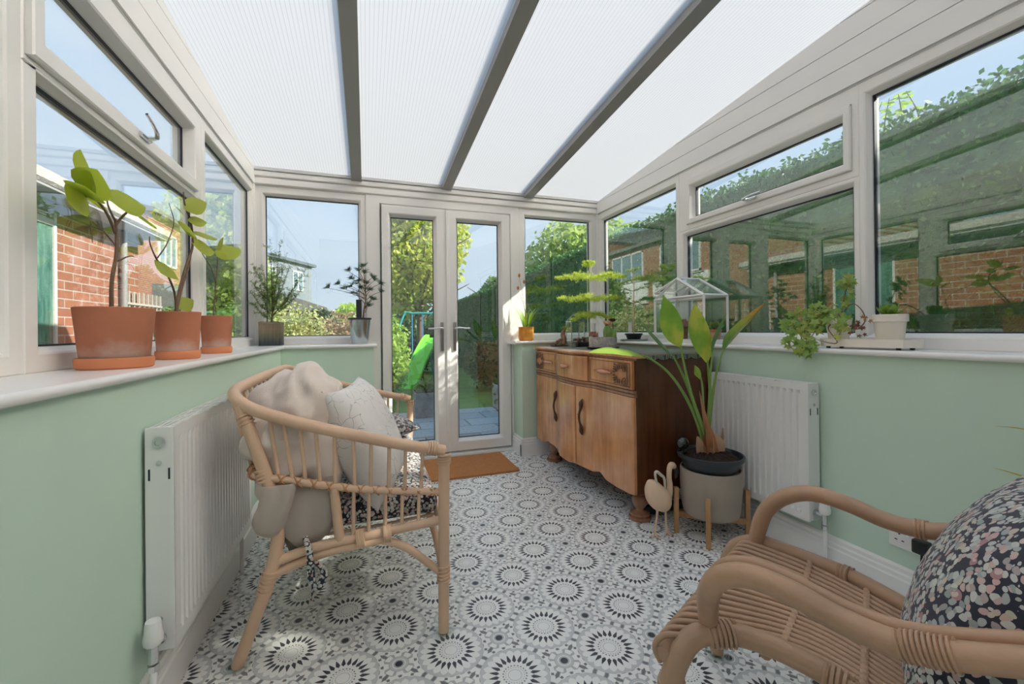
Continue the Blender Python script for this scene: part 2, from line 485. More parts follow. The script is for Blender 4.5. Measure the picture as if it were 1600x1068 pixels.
def seal(bm, wall, r, n=.006, wd=.005):
    mp = wallmap(wall); a0, a1, z0, z1 = r
    for q in ((a0, a1, z0, z0 + wd), (a0, a1, z1 - wd, z1), (a0, a0 + wd, z0, z1), (a1 - wd, a1, z0, z1)):
        p0, p1 = mp(q[0], q[2], n), mp(q[1], q[3], -.012)
        box(bm, min(p0[0], p1[0]), max(p0[0], p1[0]), min(p0[1], p1[1]), max(p0[1], p1[1]), min(p0[2], p1[2]), max(p0[2], p1[2]))

def stops(bm, wall, r, wd=.018):
    """weather stops closing the gap behind an opening sash or door leaf"""
    mp = wallmap(wall); a0, a1, z0, z1 = r
    for q in ((a0 - .01, a1 + .01, z0 - .01, z0 + wd), (a0 - .01, a1 + .01, z1 - wd, z1 + .01), (a0 - .01, a0 + wd, z0, z1), (a1 - wd, a1 + .01, z0, z1)):
        p0, p1 = mp(q[0], q[2], -.031), mp(q[1], q[3], -.046)
        box(bm, min(p0[0], p1[0]), max(p0[0], p1[0]), min(p0[1], p1[1]), max(p0[1], p1[1]), min(p0[2], p1[2]), max(p0[2], p1[2]))

def glazing(wall, r, parent):
    mp = wallmap(wall)
    p0, p1 = mp(r[0], r[2], 0.002), mp(r[1], r[3], -.002)
    bm = bmesh.new(); box(bm, min(p0[0], p1[0]), max(p0[0], p1[0]), min(p0[1], p1[1]), max(p0[1], p1[1]), r[2], r[3])
    o = link('glass_pane', bm, PANE, parent); return o

WN = [0]
def window(wall, outer, panes, sash=None):
    WN[0] += 1
    bm = bmesh.new()
    if len(panes) == 1: ring(bm, wall, outer, panes[0])
    else:
        lo, up = panes
        zt = (lo[3] + sash[2]) / 2
        ring(bm, wall, (outer[0], outer[1], outer[2], zt), lo)
        ring(bm, wall, (outer[0], outer[1], zt, outer[3]), (sash[0] + .004, sash[1] - .004, sash[2] + .004, sash[3] - .004), bead=.006)
    if sash: stops(bm, wall, sash)
    o = struct(link('window_%d' % WN[0], bm, UPVC))
    bm = bmesh.new()
    for p in panes: seal(bm, wall, p)
    if sash:
        mp = wallmap(wall)
        for q in ((sash[0], sash[1], sash[3], sash[3] + .005), (sash[1], sash[1] + .005, sash[2], sash[3])):
            p0, p1 = mp(q[0], q[2], .037), mp(q[1], q[3], -.01)
            box(bm, min(p0[0], p1[0]), max(p0[0], p1[0]), q[0], q[1], q[2], q[3])
    link('gasket', bm, SEAL, o)
    if sash:
        bm = bmesh.new(); ring(bm, wall, sash, panes[1], nf=.052, nb=-.03)
        s = link('opening_sash', bm, UPVC, o)
        am = (sash[0] + sash[1]) / 2; zz = (sash[2] + panes[1][2]) / 2
        mp = wallmap(wall); bm = bmesh.new()
        tube(bm, [mp(am - .035, zz, .056), mp(am + .035, zz, .056)], .009, 8, smooth=False)
        if wall == 'left':
            tube(bm, [mp(am + .01, zz, .056), mp(am + .01, zz + .005, .085)], .009, 8, smooth=False)
            tube(bm, [mp(am + .01, zz + .004, .088), mp(am - .01, zz + .02, .094), mp(am - .03, zz + .045, .088), mp(am - .06, zz + .06, .085)], [.008, .007, .006, .005], 8)
        else:
            tube(bm, [mp(am + .025, zz, .056), mp(am + .025, zz, .08)], .009, 8, smooth=False)
            tube(bm, [mp(am + .03, zz, .083), mp(am - .02, zz + .008, .088), mp(am - .085, zz + .01, .084)], [.008, .006, .006], 8)
        link('window_handle', bm, CHROME, s, 40)
    for p in panes: glazing(wall, p, o)
    return o

# side windows, far to near
window('right', (2.43, 3.53, .96, 2.145), [(2.479, 3.471, ZG0, ZG1)])
window('right', (1.279, 2.43, .96, 2.145), [(1.318, 2.382, ZG0, 1.695), (1.351, 2.301, 1.814, 2.012)], (1.308, 2.345, 1.765, 2.062))
window('right', (.05, 1.279, .96, 2.145), [(.10, 1.239, ZG0, ZG1)])
window('right', (-.93, .05, .96, 2.145), [(-.88, .0, ZG0, ZG1)])
window('left', (2.51, 3.55, .96, 2.145), [(2.576, 3.499, ZG0, ZG1)])
window('left', (1.335, 2.51, .96, 2.145), [(1.399, 2.443, ZG0, 1.70), (1.402, 2.36, 1.80, 2.012)], (1.345, 2.415, 1.735, 2.075))
window('left', (.18, 1.335, .96, 2.145), [(.24, 1.27, ZG0, ZG1)])
window('left', (-.93, .18, .96, 2.145), [(-.88, .12, ZG0, ZG1)])
window('end', (-.765, .005, .96, 2.145), [(-.701, -.048, ZG0, ZG1)])
window('end', (1.30, 2.09, .96, 2.145), [(1.37, 2.026, ZG0, ZG1)])

# french doors
bm = bmesh.new(); ring(bm, 'end', (.005, 1.30, -.0, 2.145), (.120, 1.210, .034, 2.074), nf=.045, nb=-.04, bead=.012)
box(bm, .005, 1.30, YD - .09, YD - .04, 0, .022, .006)
stops(bm, 'end', (.120, 1.210, .034, 2.074)); box(bm, .64, .672, YD + .031, YD + .046, .034, 2.07)
struct(link('trim_1', bm, UPVC))
def leaf(n, a0, a1, g, hx, sgn):
    bm = bmesh.new(); ring(bm, 'end', (a0, a1, .038, 2.070), g, nf=.062, nb=-.03, bead=.024)
    if n == 1: box(bm, a1 - .014, a1 + .016, YD - .072, YD - .06, .04, 2.068, .004)
    o = struct(link('door_%d' % n, bm, UPVC))
    bm = bmesh.new(); seal(bm, 'end', g); link('gasket', bm, SEAL, o)
    glazing('end', g, o)
    bm = bmesh.new(); y = YD - .063
    box(bm, hx - .013, hx + .013, y - .010, y, .885, 1.125, .005)
    h = link('handle_plate', bm, STEEL, o, 40)
    bm = bmesh.new()
    tube(bm, [(hx, y - .008, 1.075), (hx, y - .05, 1.075)], .010, 10, smooth=False)
    tube(bm, [(hx, y - .05, 1.075), (hx + sgn * .03, y - .055, 1.077), (hx + sgn * .08, y - .052, 1.073), (hx + sgn * .12, y - .05, 1.072)], [.010, .009, .008, .009], 10)
    link('door_handle', bm, CHROME, h, 40)
leaf(1, .124, .652, (.198, .542, .136, 1.986), .600, -1)
leaf(2, .660, 1.206, (.745, 1.112, .136, 1.986), .707, 1)

# corner posts
bm = bmesh.new()
box(bm, XL - .03, XL + .045, YD - .06, YD + .05, .94, 2.16, .006); struct(link('trim_2', bm, UPVC))
bm = bmesh.new()
box(bm, XR - .045, XR + .03, YD - .06, YD + .05, .94, 2.16, .006); struct(link('trim_3', bm, UPVC))

# roof: slope, panels, bars
def zroof(y): return 2.262 + .092 * (3.53 - y)
def slab(bm, x0, x1, ya, yb, zo0, zo1):
    prism(bm, [(ya, zroof(ya) + zo0), (yb, zroof(yb) + zo0), (yb, zroof(yb) + zo1), (ya, zroof(ya) + zo1)], 'x', x0, x1)
bm = bmesh.new()
bars = [(-.097, -.022), (.612, .688), (1.345, 1.425)]
edges = [-.86] + [v for b in bars for v in b] + [2.19]
for i in range(0, 8, 2): slab(bm, edges[i] - .02, edges[i + 1] + .02, YB, 3.78, .012, .030)
ceiling = struct(link('ceiling', bm, POLY))
bm = bmesh.new()
for i, (a, b) in enumerate(bars):
    slab(bm, a, b, YB, 3.56, -.028, .011); slab(bm, a + .01, b - .01, YB, 3.78, .031, .055)
bm_o = struct(link('trim_4', bm, GREYB))
# eaves over the door wall and fascia boards
bm = bmesh.new()
box(bm, XL + .03, XR - .03, 3.545, 3.64, 2.145, 2.245, .004)
box(bm, XL + .03, XR - .03, 3.532, 3.56, 2.150, 2.196, .008)
box(bm, XL + .03, XR - .03, 3.524, 3.56, 2.206, 2.246, .008)
struct(link('trim_5', bm, UPVC))
bm = bmesh.new(); box(bm, XL + .03, XR - .03, 3.515, 3.66, 2.247, 2.272, .004); struct(link('trim_6', bm, GREYE))
def cladding(name, x0, x1, k0=2.148, h=.104, n=6):
    bm = bmesh.new()
    for k in range(n):
        za, zb = k0 + h * k + .002, k0 + h * (k + 1) - .002
        def ymax(z): return min(3.54, 3.53 - (z - 2.262) / .092) if z > 2.262 else 3.54
        ya, yb = ymax(za), ymax(zb)
        if ya < YB + .1: break
        poly = [(YB, za), (ya, za)]
        if ya > 3.53 > yb: poly.append((3.53, 2.262))
        if yb > YB: poly += [(yb, zb), (YB, zb)]
        else: poly += [(YB, zroof(YB))]
        prism(bm, poly, 'x', x0, x1)
    return struct(link(name, bm, UPVC))
cladding('trim_7', XR - .045, XR + .02); cladding('trim_8', XL - .02, XL + .045)
bm = bmesh.new()
for xa, xb in ((XR - .037, XR + .01), (XL - .01, XL + .037)):
    prism(bm, [(YB, 2.14), (3.54, 2.14), (3.54, 2.262), (YB, zroof(YB) + .01)], 'x', xa, xb)
struct(link('trim_9', bm, GREYE))

# dwarf walls
def wall(name, *b):
    bm = bmesh.new(); box(bm, *b); return struct(link(name, bm, PAINT))
wall('wall_left', -.93, -.565, YB, 3.68, -.2, .937)
wall('wall_right', 1.915, 2.25, YB, 3.68, -.2, .937)
wall('wall_end', -.566, .052, 3.325, 3.68, -.2, .937)
wall('wall_pier', 1.237, 1.916, 3.325, 3.68, -.2, .937)
bm = bmesh.new(); box(bm, -1.0, 2.3, YB - .25, YB, -.2, 2.75); struct(link('wall_house', bm, pbr('white_paint', (.86, .84, .80), .7)))

def sill(name, x0, x1, y0, y1, nose):
    """white sill board with a rounded nose on one side: nose in 'x+','x-','y-'"""
    bm = bmesh.new(); z0, z1 = .937, .961; r = (z1 - z0) / 2; zm = (z0 + z1) / 2
    arc = [(r * sin(pi * k / 8), zm + r * cos(pi * k / 8)) for k in range(9)]
    if nose == 'x+': prism(bm, [(x0, z0), (x0, z1)] + [(x1 - r + a, z) for a, z in arc], 'y', y0, y1)
    if nose == 'x-': prism(bm, [(x1, z0), (x1, z1)] + [(x0 + r - a, z) for a, z in arc], 'y', y0, y1)
    if nose == 'y-': prism(bm, [(y1, z0), (y1, z1)] + [(y0 + r - a, z) for a, z in arc], 'x', x0, x1)
    return struct(link(name, bm, UPVC_SILL, None, 30))
sill('trim_10', XL - .03, -.540, YB, 3.59, 'x+')
sill('trim_11', 1.885, XR + .03, YB, 3.59, 'x-')
sill('trim_12', -.556, .075, 3.300, 3.59, 'y-')
sill('trim_13', 1.168, 1.90, 3.300, 3.59, 'y-')

def skirting(name, run, off):
    """run: 'x' or 'y' direction start-end, off = (fixed, sign)"""
    bm = bmesh.new(); f, s, a0, a1, ax = off
    prof = [(0, 0), (.024, 0), (.024, .098), (.019, .104), (.019, .118), (.013, .124), (.012, .138), (.006, .146), (0, .146)]
    prism(bm, [(f + s * d, z) for d, z in prof], ax, a0, a1)
    return struct(link(name, bm, GLOSSW))
skirting('baseboard_left', 'y', (-.565, 1, YB, 3.325, 'y'))
skirting('baseboard_right', 'y', (1.915, -1, YB, 3.325, 'y'))
skirting('baseboard_end', 'x', (3.325, -1, -.565, .052, 'x'))
skirting('baseboard_pier', 'x', (3.325, -1, 1.213, 1.916, 'x'))
bm = bmesh.new(); prism(bm, [(1.237 - d, z) for d, z in [(0, 0), (.024, 0), (.024, .098), (.019, .104), (.019, .118), (.013, .124), (.012, .138), (.006, .146), (0, .146)]], 'y', 3.302, 3.53)
struct(link('baseboard_reveal', bm, GLOSSW))
bm = bmesh.new(); box(bm, -.93, 2.25, YB, 3.62, -.12, 0); struct(link('floor', bm, floor_material()))

# ================================================================== THE GARDEN
GZ = -.16
GRASS = pbr('lawn_grass', (.10, .24, .035), .9, col2=(.18, .33, .06), vscale=3, bump=.6, bscale=90)
bm = bmesh.new(); box(bm, -40, 40, -10, 90, GZ - .3, GZ - .02); struct(link('ground', bm, GRASS))
def slab_material():
    m, g = new_mat('slate_paving')
    geo = g.node('ShaderNodeNewGeometry')
    b = g.node('ShaderNodeTexBrick', {'Vector': geo.outputs['Position'], 'Color1': (.46, .54, .60), 'Color2': (.27, .34, .41), 'Mortar': (.13, .14, .14), 'Scale': 1.,
                                      'Mortar Size': .012, 'Bias': 0., 'Brick Width': .62, 'Row Height': .40})
    c = g.mix(g.mul(g.noise(geo.outputs['Position'], 6., 4.), .4), b.outputs[0], (.34, .39, .43))
    p = g.node('ShaderNodeBsdfPrincipled', {'Base Color': c, 'Roughness': .7}); g.l.new(p.outputs[0], g.out.inputs[0]); return m
bm = bmesh.new(); box(bm, -2.2, 2.9, 3.70, 6.35, GZ - .1, GZ + .02); tag(struct(link('patio', bm, slab_material())), 'blue grey slate paving outside the french doors', 'patio', kind='structure')

BARK = pbr('brown_bark', (.13, .09, .06), .9, var=.4, vscale=20, bump=.6, bscale=40)
L_YG = leafmat('yellow_green_leaves', [(.34, .48, .06), (.56, .64, .11), (.76, .70, .16), (.42, .54, .08)], .5)
L_MG = leafmat('mid_green_leaves', [(.12, .24, .05), (.20, .36, .08), (.32, .46, .13)], .45)
L_PG = leafmat('pale_green_leaves', [(.36, .50, .13), (.50, .60, .20), (.26, .40, .09)], .5)
L_DK = leafmat('hedge_leaves', [(.034, .12, .032), (.055, .18, .045), (.12, .28, .06)], .3)
L_BR = leafmat('bright_green_leaves', [(.36, .54, .08), (.48, .64, .12), (.28, .46, .08)], .5)
L_PK = leafmat('mixed_garden_leaves', [(.42, .40, .16), (.46, .24, .20), (.34, .38, .12), (.60, .52, .38), (.40, .12, .10)], .35)

def hedge():
    t = empty('hedge', (3.35, 5, GZ), 'tall clipped dark green hedge running along the garden beyond the right-hand windows', 'hedge')
    bm = bmesh.new()
    def ztop(y): return 2.30 - .02 * max(0, y - 3)
    ny = 170; rows = []
    prof = lambda y: [(2.97, GZ), (2.95, .5), (2.96, 1.2), (2.98, ztop(y) - .25), (3.05, ztop(y) - .05), (3.3, ztop(y)), (3.65, ztop(y) - .03), (3.75, ztop(y) - .3), (3.8, GZ)]
    for j in range(ny + 1):
        y = -3.5 + 26 * j / ny; pr = smoothpts(prof(y), 5); row = []
        for x, z in pr:
            d = noise.noise(Vector((x * 2.5, y * 2.5, z * 2.5))) * .05 + noise.noise(Vector((x * 9, y * 9, z * 9))) * .035
            row.append(bm.verts.new((x + d, y, z + d * .8)))
        rows.append(row)
    for a, b in zip(rows, rows[1:]):
        for k in range(len(a) - 1): bm.faces.new((a[k], a[k + 1], b[k + 1], b[k]))
    link('hedge_body', bm, pbr('hedge_green', (.022, .085, .026), .9, col2=(.045, .14, .036), vscale=14, bump=1., bscale=45), t, 180)
    bm = bmesh.new(); R = random.Random(3)
    for _ in range(60000):
        y = -1 + 18 * R.random() ** 1.5; z = GZ + R.random() * (ztop(y) - GZ)
        face = R.random() < .7
        if not face: x = R.uniform(2.97, 3.6); z = ztop(y) + R.uniform(-.05, .05) - max(0, .12 - (x - 2.97)) * 1.2
        else: x = 2.95 + R.uniform(-.03, .03) + .02
        card(bm, Vector((x, y, z)), R.uniform(.012, .026) * (1 + .09 * max(0, y)), R)
    for _ in range(900):
        y = R.uniform(-1, 14); x = R.uniform(3., 3.5); z = ztop(y) - .03; q = R.uniform(.3, 1.)
        for k in range(6): card(bm, Vector((x + R.uniform(-.02, .02), y + R.uniform(-.02, .02), z + .022 * k * q)), .024, R)
    link('leaves', bm, L_DK, t)
hedge()

def tree(name, label, loc, h, crowns, leafm, n, size, trunk_r=.09, cat='tree', group=None, shell=.35, lean=0.):
    t = empty(name, loc, label, cat, group); x, y, z = loc
    bm = bmesh.new()
    tube(bm, [(x, y, z), (x + lean * .3, y, z + h * .35), (x + lean, y, z + h * .8)], [trunk_r, trunk_r * .75, trunk_r * .3], 8)
    R = random.Random(hash(name) % 97 + int(x * 10))
    R = random.Random(int(abs(x * 131 + y * 17) * 10))
    for k in range(9):
        a = R.uniform(0, 2 * pi); z0 = z + h * R.uniform(.25, .6); L = h * .3
        tube(bm, [(x + lean * .5, y, z0), (x + lean * .5 + cos(a) * L * .5, y + sin(a) * L * .5, z0 + L * .5), (x + lean * .5 + cos(a) * L, y + sin(a) * L, z0 + L * .8)], [trunk_r * .4, trunk_r * .25, .01], 6)
    link('trunk', bm, BARK, t, 180)
    bm = bmesh.new()
    vol = sum(r[0] * r[1] * r[2] for _, r in crowns)
    for c, r in crowns:
        clump(bm, (x + c[0], y + c[1], z + c[2]), r, int(n * r[0] * r[1] * r[2] / vol), size, shell=shell, rnd=R)
    link('foliage', bm, leafm, t)
    return t
tree('apple_tree', 'leafy yellow green tree standing on the lawn behind the slide', (1.27, 10.7, GZ), 4.3,
     [((a * 1.12, b * 1.12, c * 1.10), (d * 1.1, e * 1.1, f * 1.1)) for (a, b, c), (d, e, f) in [((0, 0, 2.6), (1.0, 1.0, 1.0)), ((-.1, .1, 3.7), (.9, .9, .8)), ((-.35, -.2, 1.9), (.55, .5, .5)), ((.35, 0, 2.1), (.5, .5, .5)), ((.75, .2, 3.3), (.55, .5, .6)), ((-.6, .2, 3.1), (.4, .5, .7))]], L_YG, 15000, .09, shell=.15)
tree('garden_tree', 'pale green bushy tree rising above the hedge end beyond the pier window', (6.9, 12.8, GZ), 5.4,
     [((0, 0, 3.4), (1.9, 1.6, 1.5)), ((1.4, .5, 4.), (1.5, 1.3, 1.2)), ((-.9, 0, 2.6), (1., 1., 1.)), ((2.6, 1, 3.4), (1.2, 1.2, 1.3))], L_PG, 16000, .13, trunk_r=.15)
tree('conifer_tree', 'small dark green conifer poking above the hedge line in the far distance', (4.45, 15., GZ), 3.4, [((0, 0, 2.3), (.52, .5, .9)), ((.0, 0, 2.9), (.25, .25, .35))], L_MG, 4500, .07)
tree('distant_tree', 'round green tree far off to the right of the grey house', (-.2, 30, GZ), 3., [((0, 0, 1.9), (2.2, 1.5, 1.2)), ((2.4, 0, 2.), (1.8, 1.2, 1.0))], L_BR, 6000, .22)
tree('round_shrub', 'bright green rounded shrub on the lawn left of the slide', (.32, 7.4, GZ), .9, [((0, 0, .75), (.38, .36, .75))], L_BR, 5000, .05, .03, 'shrub')
tree('dark_shrub', 'dense dark green bush filling the lawn end behind the swing frame', (1.0, 12.8, GZ), 1.3, [((0, 0, .95), (1.5, .6, 1.15)), ((-2.2, .3, .85), (1.2, .6, 1.0))], L_DK, 12000, .075, .04, 'shrub')
tree('brown_shrub', 'brownish green border shrub in front of the hedge by the right door', (2.45, 7.2, GZ), 1.0, [((0, 0, .62), (.42, .6, .5)), ((-.1, 1.3, .55), (.45, .6, .5))],
     leafmat('olive_brown_leaves', [(.14, .15, .05), (.22, .17, .08), (.12, .18, .05)], .3), 5200, .05, .02, 'shrub')
# shrubs on the left of the garden
for k, (lab, x, y, h, cr, lm, n, s) in enumerate([
    ('dense green shrub outside the narrow left window behind the terracotta pots', -1.95, 8.2, 1.6, [((0, 0, .95), (.7, .9, .75)), ((-.1, .9, 1.25), (.5, .6, .5))], L_MG, 9000, .06),
    ('tall loose shrub further down the left garden border', -2.7, 11.5, 2.6, [((0, 0, 1.5), (.8, 1., 1.3)), ((.2, -.4, 2.5), (.5, .5, .7))], L_PG, 8000, .09),
    ('light yellow green shrub seen through the corner window', -1.15, 7.6, 1.6, [((0, 0, 1.05), (.62, .55, .66)), ((.25, .1, .7), (.4, .4, .5))], leafmat('cream_green_leaves', [(.56, .58, .26), (.44, .50, .16), (.66, .62, .40), (.36, .44, .12)], .4), 9000, .035),
    ('pink and cream leaved shrub beside the door window', -.38, 8.1, 1.5, [((0, 0, .95), (.55, .5, .64)), ((.25, 0, .7), (.3, .4, .5))], L_PK, 9000, .035),
    ('low bushy shrub against the end of the brick garage', -2.35, 6.75, 1.3, [((0, 0, .95), (.40, .45, .62))], L_MG, 5000, .045)]):
    tree('garden_shrub', lab, (x, y, GZ), h, cr, lm, n, s, .025, 'shrub')

# fence panels behind the shrubs
bm = bmesh.new()
FT = empty('picket_fence', (-2.9, 9.2, GZ), 'pale weathered wooden fence across the left border behind the shrubs', 'fence')
for k in range(40): box(bm, -5.6 + k * .115, -5.6 + k * .115 + .09, 9.2, 9.22, GZ, 1.05, .004)
link('pickets', bm, pbr('weathered_timber', (.45, .38, .30), .85, var=.3, vscale=8), FT)
bm = bmesh.new(); box(bm, -5.6, -.95, 9.225, 9.26, .15, .22); box(bm, -5.6, -.95, 9.225, 9.26, .8, .87)
link('rail', bm, pbr('fence_rail', (.38, .32, .25), .85), FT)

# brick garage beyond the left windows
def garage():
    t = empty('brick_garage', (-2.35, 3.5, GZ), 'red brick garage with flat felt roof beyond the left windows', 'garage')
    bm = bmesh.new(); box(bm, -5.2, -2.35, -4, 3.62, GZ, 2.03); box(bm, -5.2, -2.35, 4.40, 5.7, GZ, 2.03); box(bm, -5.2, -2.45, 3.6, 4.42, GZ, 2.03)
    link('brick_wall', bm, BRICK, t)
    bm = bmesh.new()
    prism(bm, [(-5.4, 2.118), (-2.11, 2.118), (-2.09, 2.14), (-2.10, 2.215), (-2.2, 2.245), (-5.4, 2.30)], 'y', -4.2, 5.85)
    link('roof', bm, pbr('pebbled_felt', (.42, .39, .35), .95, col2=(.62, .58, .52), vscale=45, bump=1., bscale=80), t)
    bm = bmesh.new(); box(bm, -2.36, -2.115, -4.1, 5.8, 2.100, 2.116)
    link('soffit', bm, pbr('grey_soffit', (.40, .40, .40), .7), t)
    bm = bmesh.new(); box(bm, -2.36, -2.31, -4.1, 5.72, 2.03, 2.10)
    link('fascia_board', bm, pbr('dark_green_board', (.03, .055, .045), .3), t)
    bm = bmesh.new()
    for a, b in ((3.62, 3.65), (4.372, 4.402)): box(bm, -2.40, -2.340, a, b, GZ, 2.03, .004)
    box(bm, -2.40, -2.342, 3.65, 4.372, 1.92, 1.97, .004)
    fr = link('door_frame', bm, pbr('weathered_white_wood', (.70, .68, .62), .6, var=.1, vscale=12), t)
    bm = bmesh.new()
    for k in range(3): box(bm, -2.39, -2.36, 3.70, 4.32, 1.975 + k * .018, 1.983 + k * .018)
    link('louvre', bm, GLOSSW, fr)
    bm = bmesh.new(); box(bm, -2.365, -2.355, 3.65, 4.372, GZ + .05, 1.92)
    m, g = new_mat('green_obscure_glass')
    tc = g.node('ShaderNodeTexCoord'); nn = g.noise(g.node('ShaderNodeMapping', {'Vector': tc.outputs['Object'], 'Scale': (1, 6, 1)}).outputs[0], 4., 4.)
    p = g.node('ShaderNodeBsdfPrincipled', {'Base Color': g.ramp(nn, [(.3, (.04, .13, .11)), (.7, (.16, .30, .25))]), 'Roughness': .15}); g.l.new(p.outputs[0], g.out.inputs[0])
    link('door_glass', bm, m, t)
    bm = bmesh.new(); tube(bm, [(-2.30, 5.30, GZ), (-2.30, 5.30, 2.09)], .028, 10, smooth=False)
    link('drainpipe', bm, pbr('grey_pipe', (.33, .32, .31), .5), t, 40)
garage()

def trellis():
    t = empty('garden_trellis', (-2.3, 5.8, GZ), 'white slatted trellis beside the far corner of the garage', 'trellis')
    bm = bmesh.new()
    for k in range(9): box(bm, -2.33, -2.31, 5.32 + k * .1, 5.34 + k * .1, GZ, 1.5)
    for k in range(7): box(bm, -2.31, -2.298, 5.32, 6.14, GZ + .2 + k * .22, GZ + .222 + k * .22)
    link('slats', bm, pbr('weathered_slats', (.55, .50, .43), .8), t)
trellis()

# houses further off
WHITEW = pbr('white_window_frame', (.75, .75, .75), .4)
HGLASS = pbr('house_window_glass', (.20, .27, .33), .08, spec=.8)
ROOFT = pbr('grey_roof_tile', (.20, .19, .19), .8, var=.2, vscale=6)
def house_window(parent, x, y0, y1, z0, z1, n=2):
    bm = bmesh.new(); fw = .07
    box(bm, x, x + .06, y0, y1, z0, z0 + fw); box(bm, x, x + .06, y0, y1, z1 - fw, z1)
    for k in range(n + 1):
        yy = y0 + (y1 - y0 - fw) * k / n; box(bm, x, x + .06, yy, yy + fw, z0, z1)
    o = link('window', bm, WHITEW, parent)
    bm = bmesh.new(); box(bm, x, x + .03, y0 + fw, y1 - fw, z0 + fw, z1 - fw); link('glazing', bm, HGLASS, o)
def terrace():
    t = empty('terraced_house', (-9, 17, GZ), 'pink red brick house with white first floor window beyond the garage', 'house')
    bm = bmesh.new(); box(bm, -16, -8.0, 20.2, 25, GZ, 5.9); link('wall', bm, BRICK, t)
    bm = bmesh.new(); box(bm, -16, -8.0, 9, 20.2, GZ, 4.95); link('wall', bm, BRICK, t)
    bm = bmesh.new(); prism(bm, [(-16.3, 4.9), (-7.8, 4.9), (-7.8, 5.05), (-12, 5.9), (-16.3, 5.05)], 'y', 8.8, 20.2); link('roof', bm, ROOFT, t)
    bm = bmesh.new(); prism(bm, [(-16.3, 5.85), (-7.75, 5.85), (-7.75, 6.0), (-12, 6.9), (-16.3, 6.0)], 'y', 20.1, 25.3); link('roof', bm, ROOFT, t)
    for a, b, q in ((21.0, 22.7, 1.), (13., 15.4, .4), (16.6, 19.2, .4)): house_window(t, -8.0, a, b, 2.9 + q, 4.3 + q, 3); house_window(t, -8.0, a, b, .6, 2.2)
    bm = bmesh.new()
    for a, b in ((12.6, 15.8), (16.2, 19)): box(bm, -7.98, -7.9, a, b, 2.2, 3.25)
    link('cladding_panel', bm, GLOSSW, t)
terrace()
def grey_house():
    t = empty('grey_clad_house', (-5, 29, GZ), 'pale grey clad flat roofed house seen through the corner window', 'house')
    GC = pbr('grey_cladding', (.20, .225, .26), .6)
    poly = [(-6.4, 25.8), (-3.49, 31.89), (-7, 34), (-9.6, 28)]
    bm = bmesh.new(); prism(bm, poly, 'z', GZ, 5.5); link('wall', bm, GC, t)
    bm = bmesh.new(); prism(bm, [(-6.35, 25.4), (-3.2, 32.0), (-7.1, 34.4), (-9.9, 28)], 'z', 5.5, 5.68); link('roof', bm, pbr('dark_flat_roof', (.10, .12, .14), .6), t)
    d = Vector((-3.49 + 6.4, 31.89 - 25.8, 0)).normalized(); nrm = Vector((d.y, -d.x, 0))
    for s, wd, z0, z1 in ((4.6, 1.1, 3.75, 5.0), (2.2, .8, 3.9, 5.0)):
        c = Vector((-6.4, 25.8, 0)) + d * s; bm = bmesh.new()
        m2 = Matrix.Translation(c) @ Matrix(((d.x, nrm.x, 0, 0), (d.y, nrm.y, 0, 0), (0, 0, 1, 0), (0, 0, 0, 1)))
        b2 = bmesh.new()
        for q in ((0, .08, z0, z1), (wd - .08, wd, z0, z1), (wd / 2 - .04, wd / 2 + .04, z0, z1), (0, wd, z0, z0 + .08), (0, wd, z1 - .08, z1)): box(b2, q[0], q[1], -.03, .06, q[2], q[3])
        merge(bm, b2, m2); o = link('window', bm, WHITEW, t)
        bm = bmesh.new(); b2 = bmesh.new(); box(b2, .06, wd - .06, -.02, .02, z0 + .06, z1 - .06); merge(bm, b2, m2); link('glazing', bm, HGLASS, o)
    t2 = empty('low_outbuilding', (-2.2, 17, GZ), 'low building with grey pitched roof in front of the grey clad house', 'building')
    bm = bmesh.new(); box(bm, -6.5, -1.6, 17.6, 20.6, GZ, 1.85); link('wall', bm, BRICKX, t2)
    bm = bmesh.new(); prism(bm, [(-6.8, 1.86), (-1.35, 1.86), (-1.4, 1.98), (-3.3, 2.62), (-6.8, 2.75)], 'y', 17.4, 20.8)
    bmesh.ops.transform(bm, matrix=Matrix.Translation((0, 0, 0)), verts=bm.verts)
    link('roof', bm, ROOFT, t2)
grey_house()

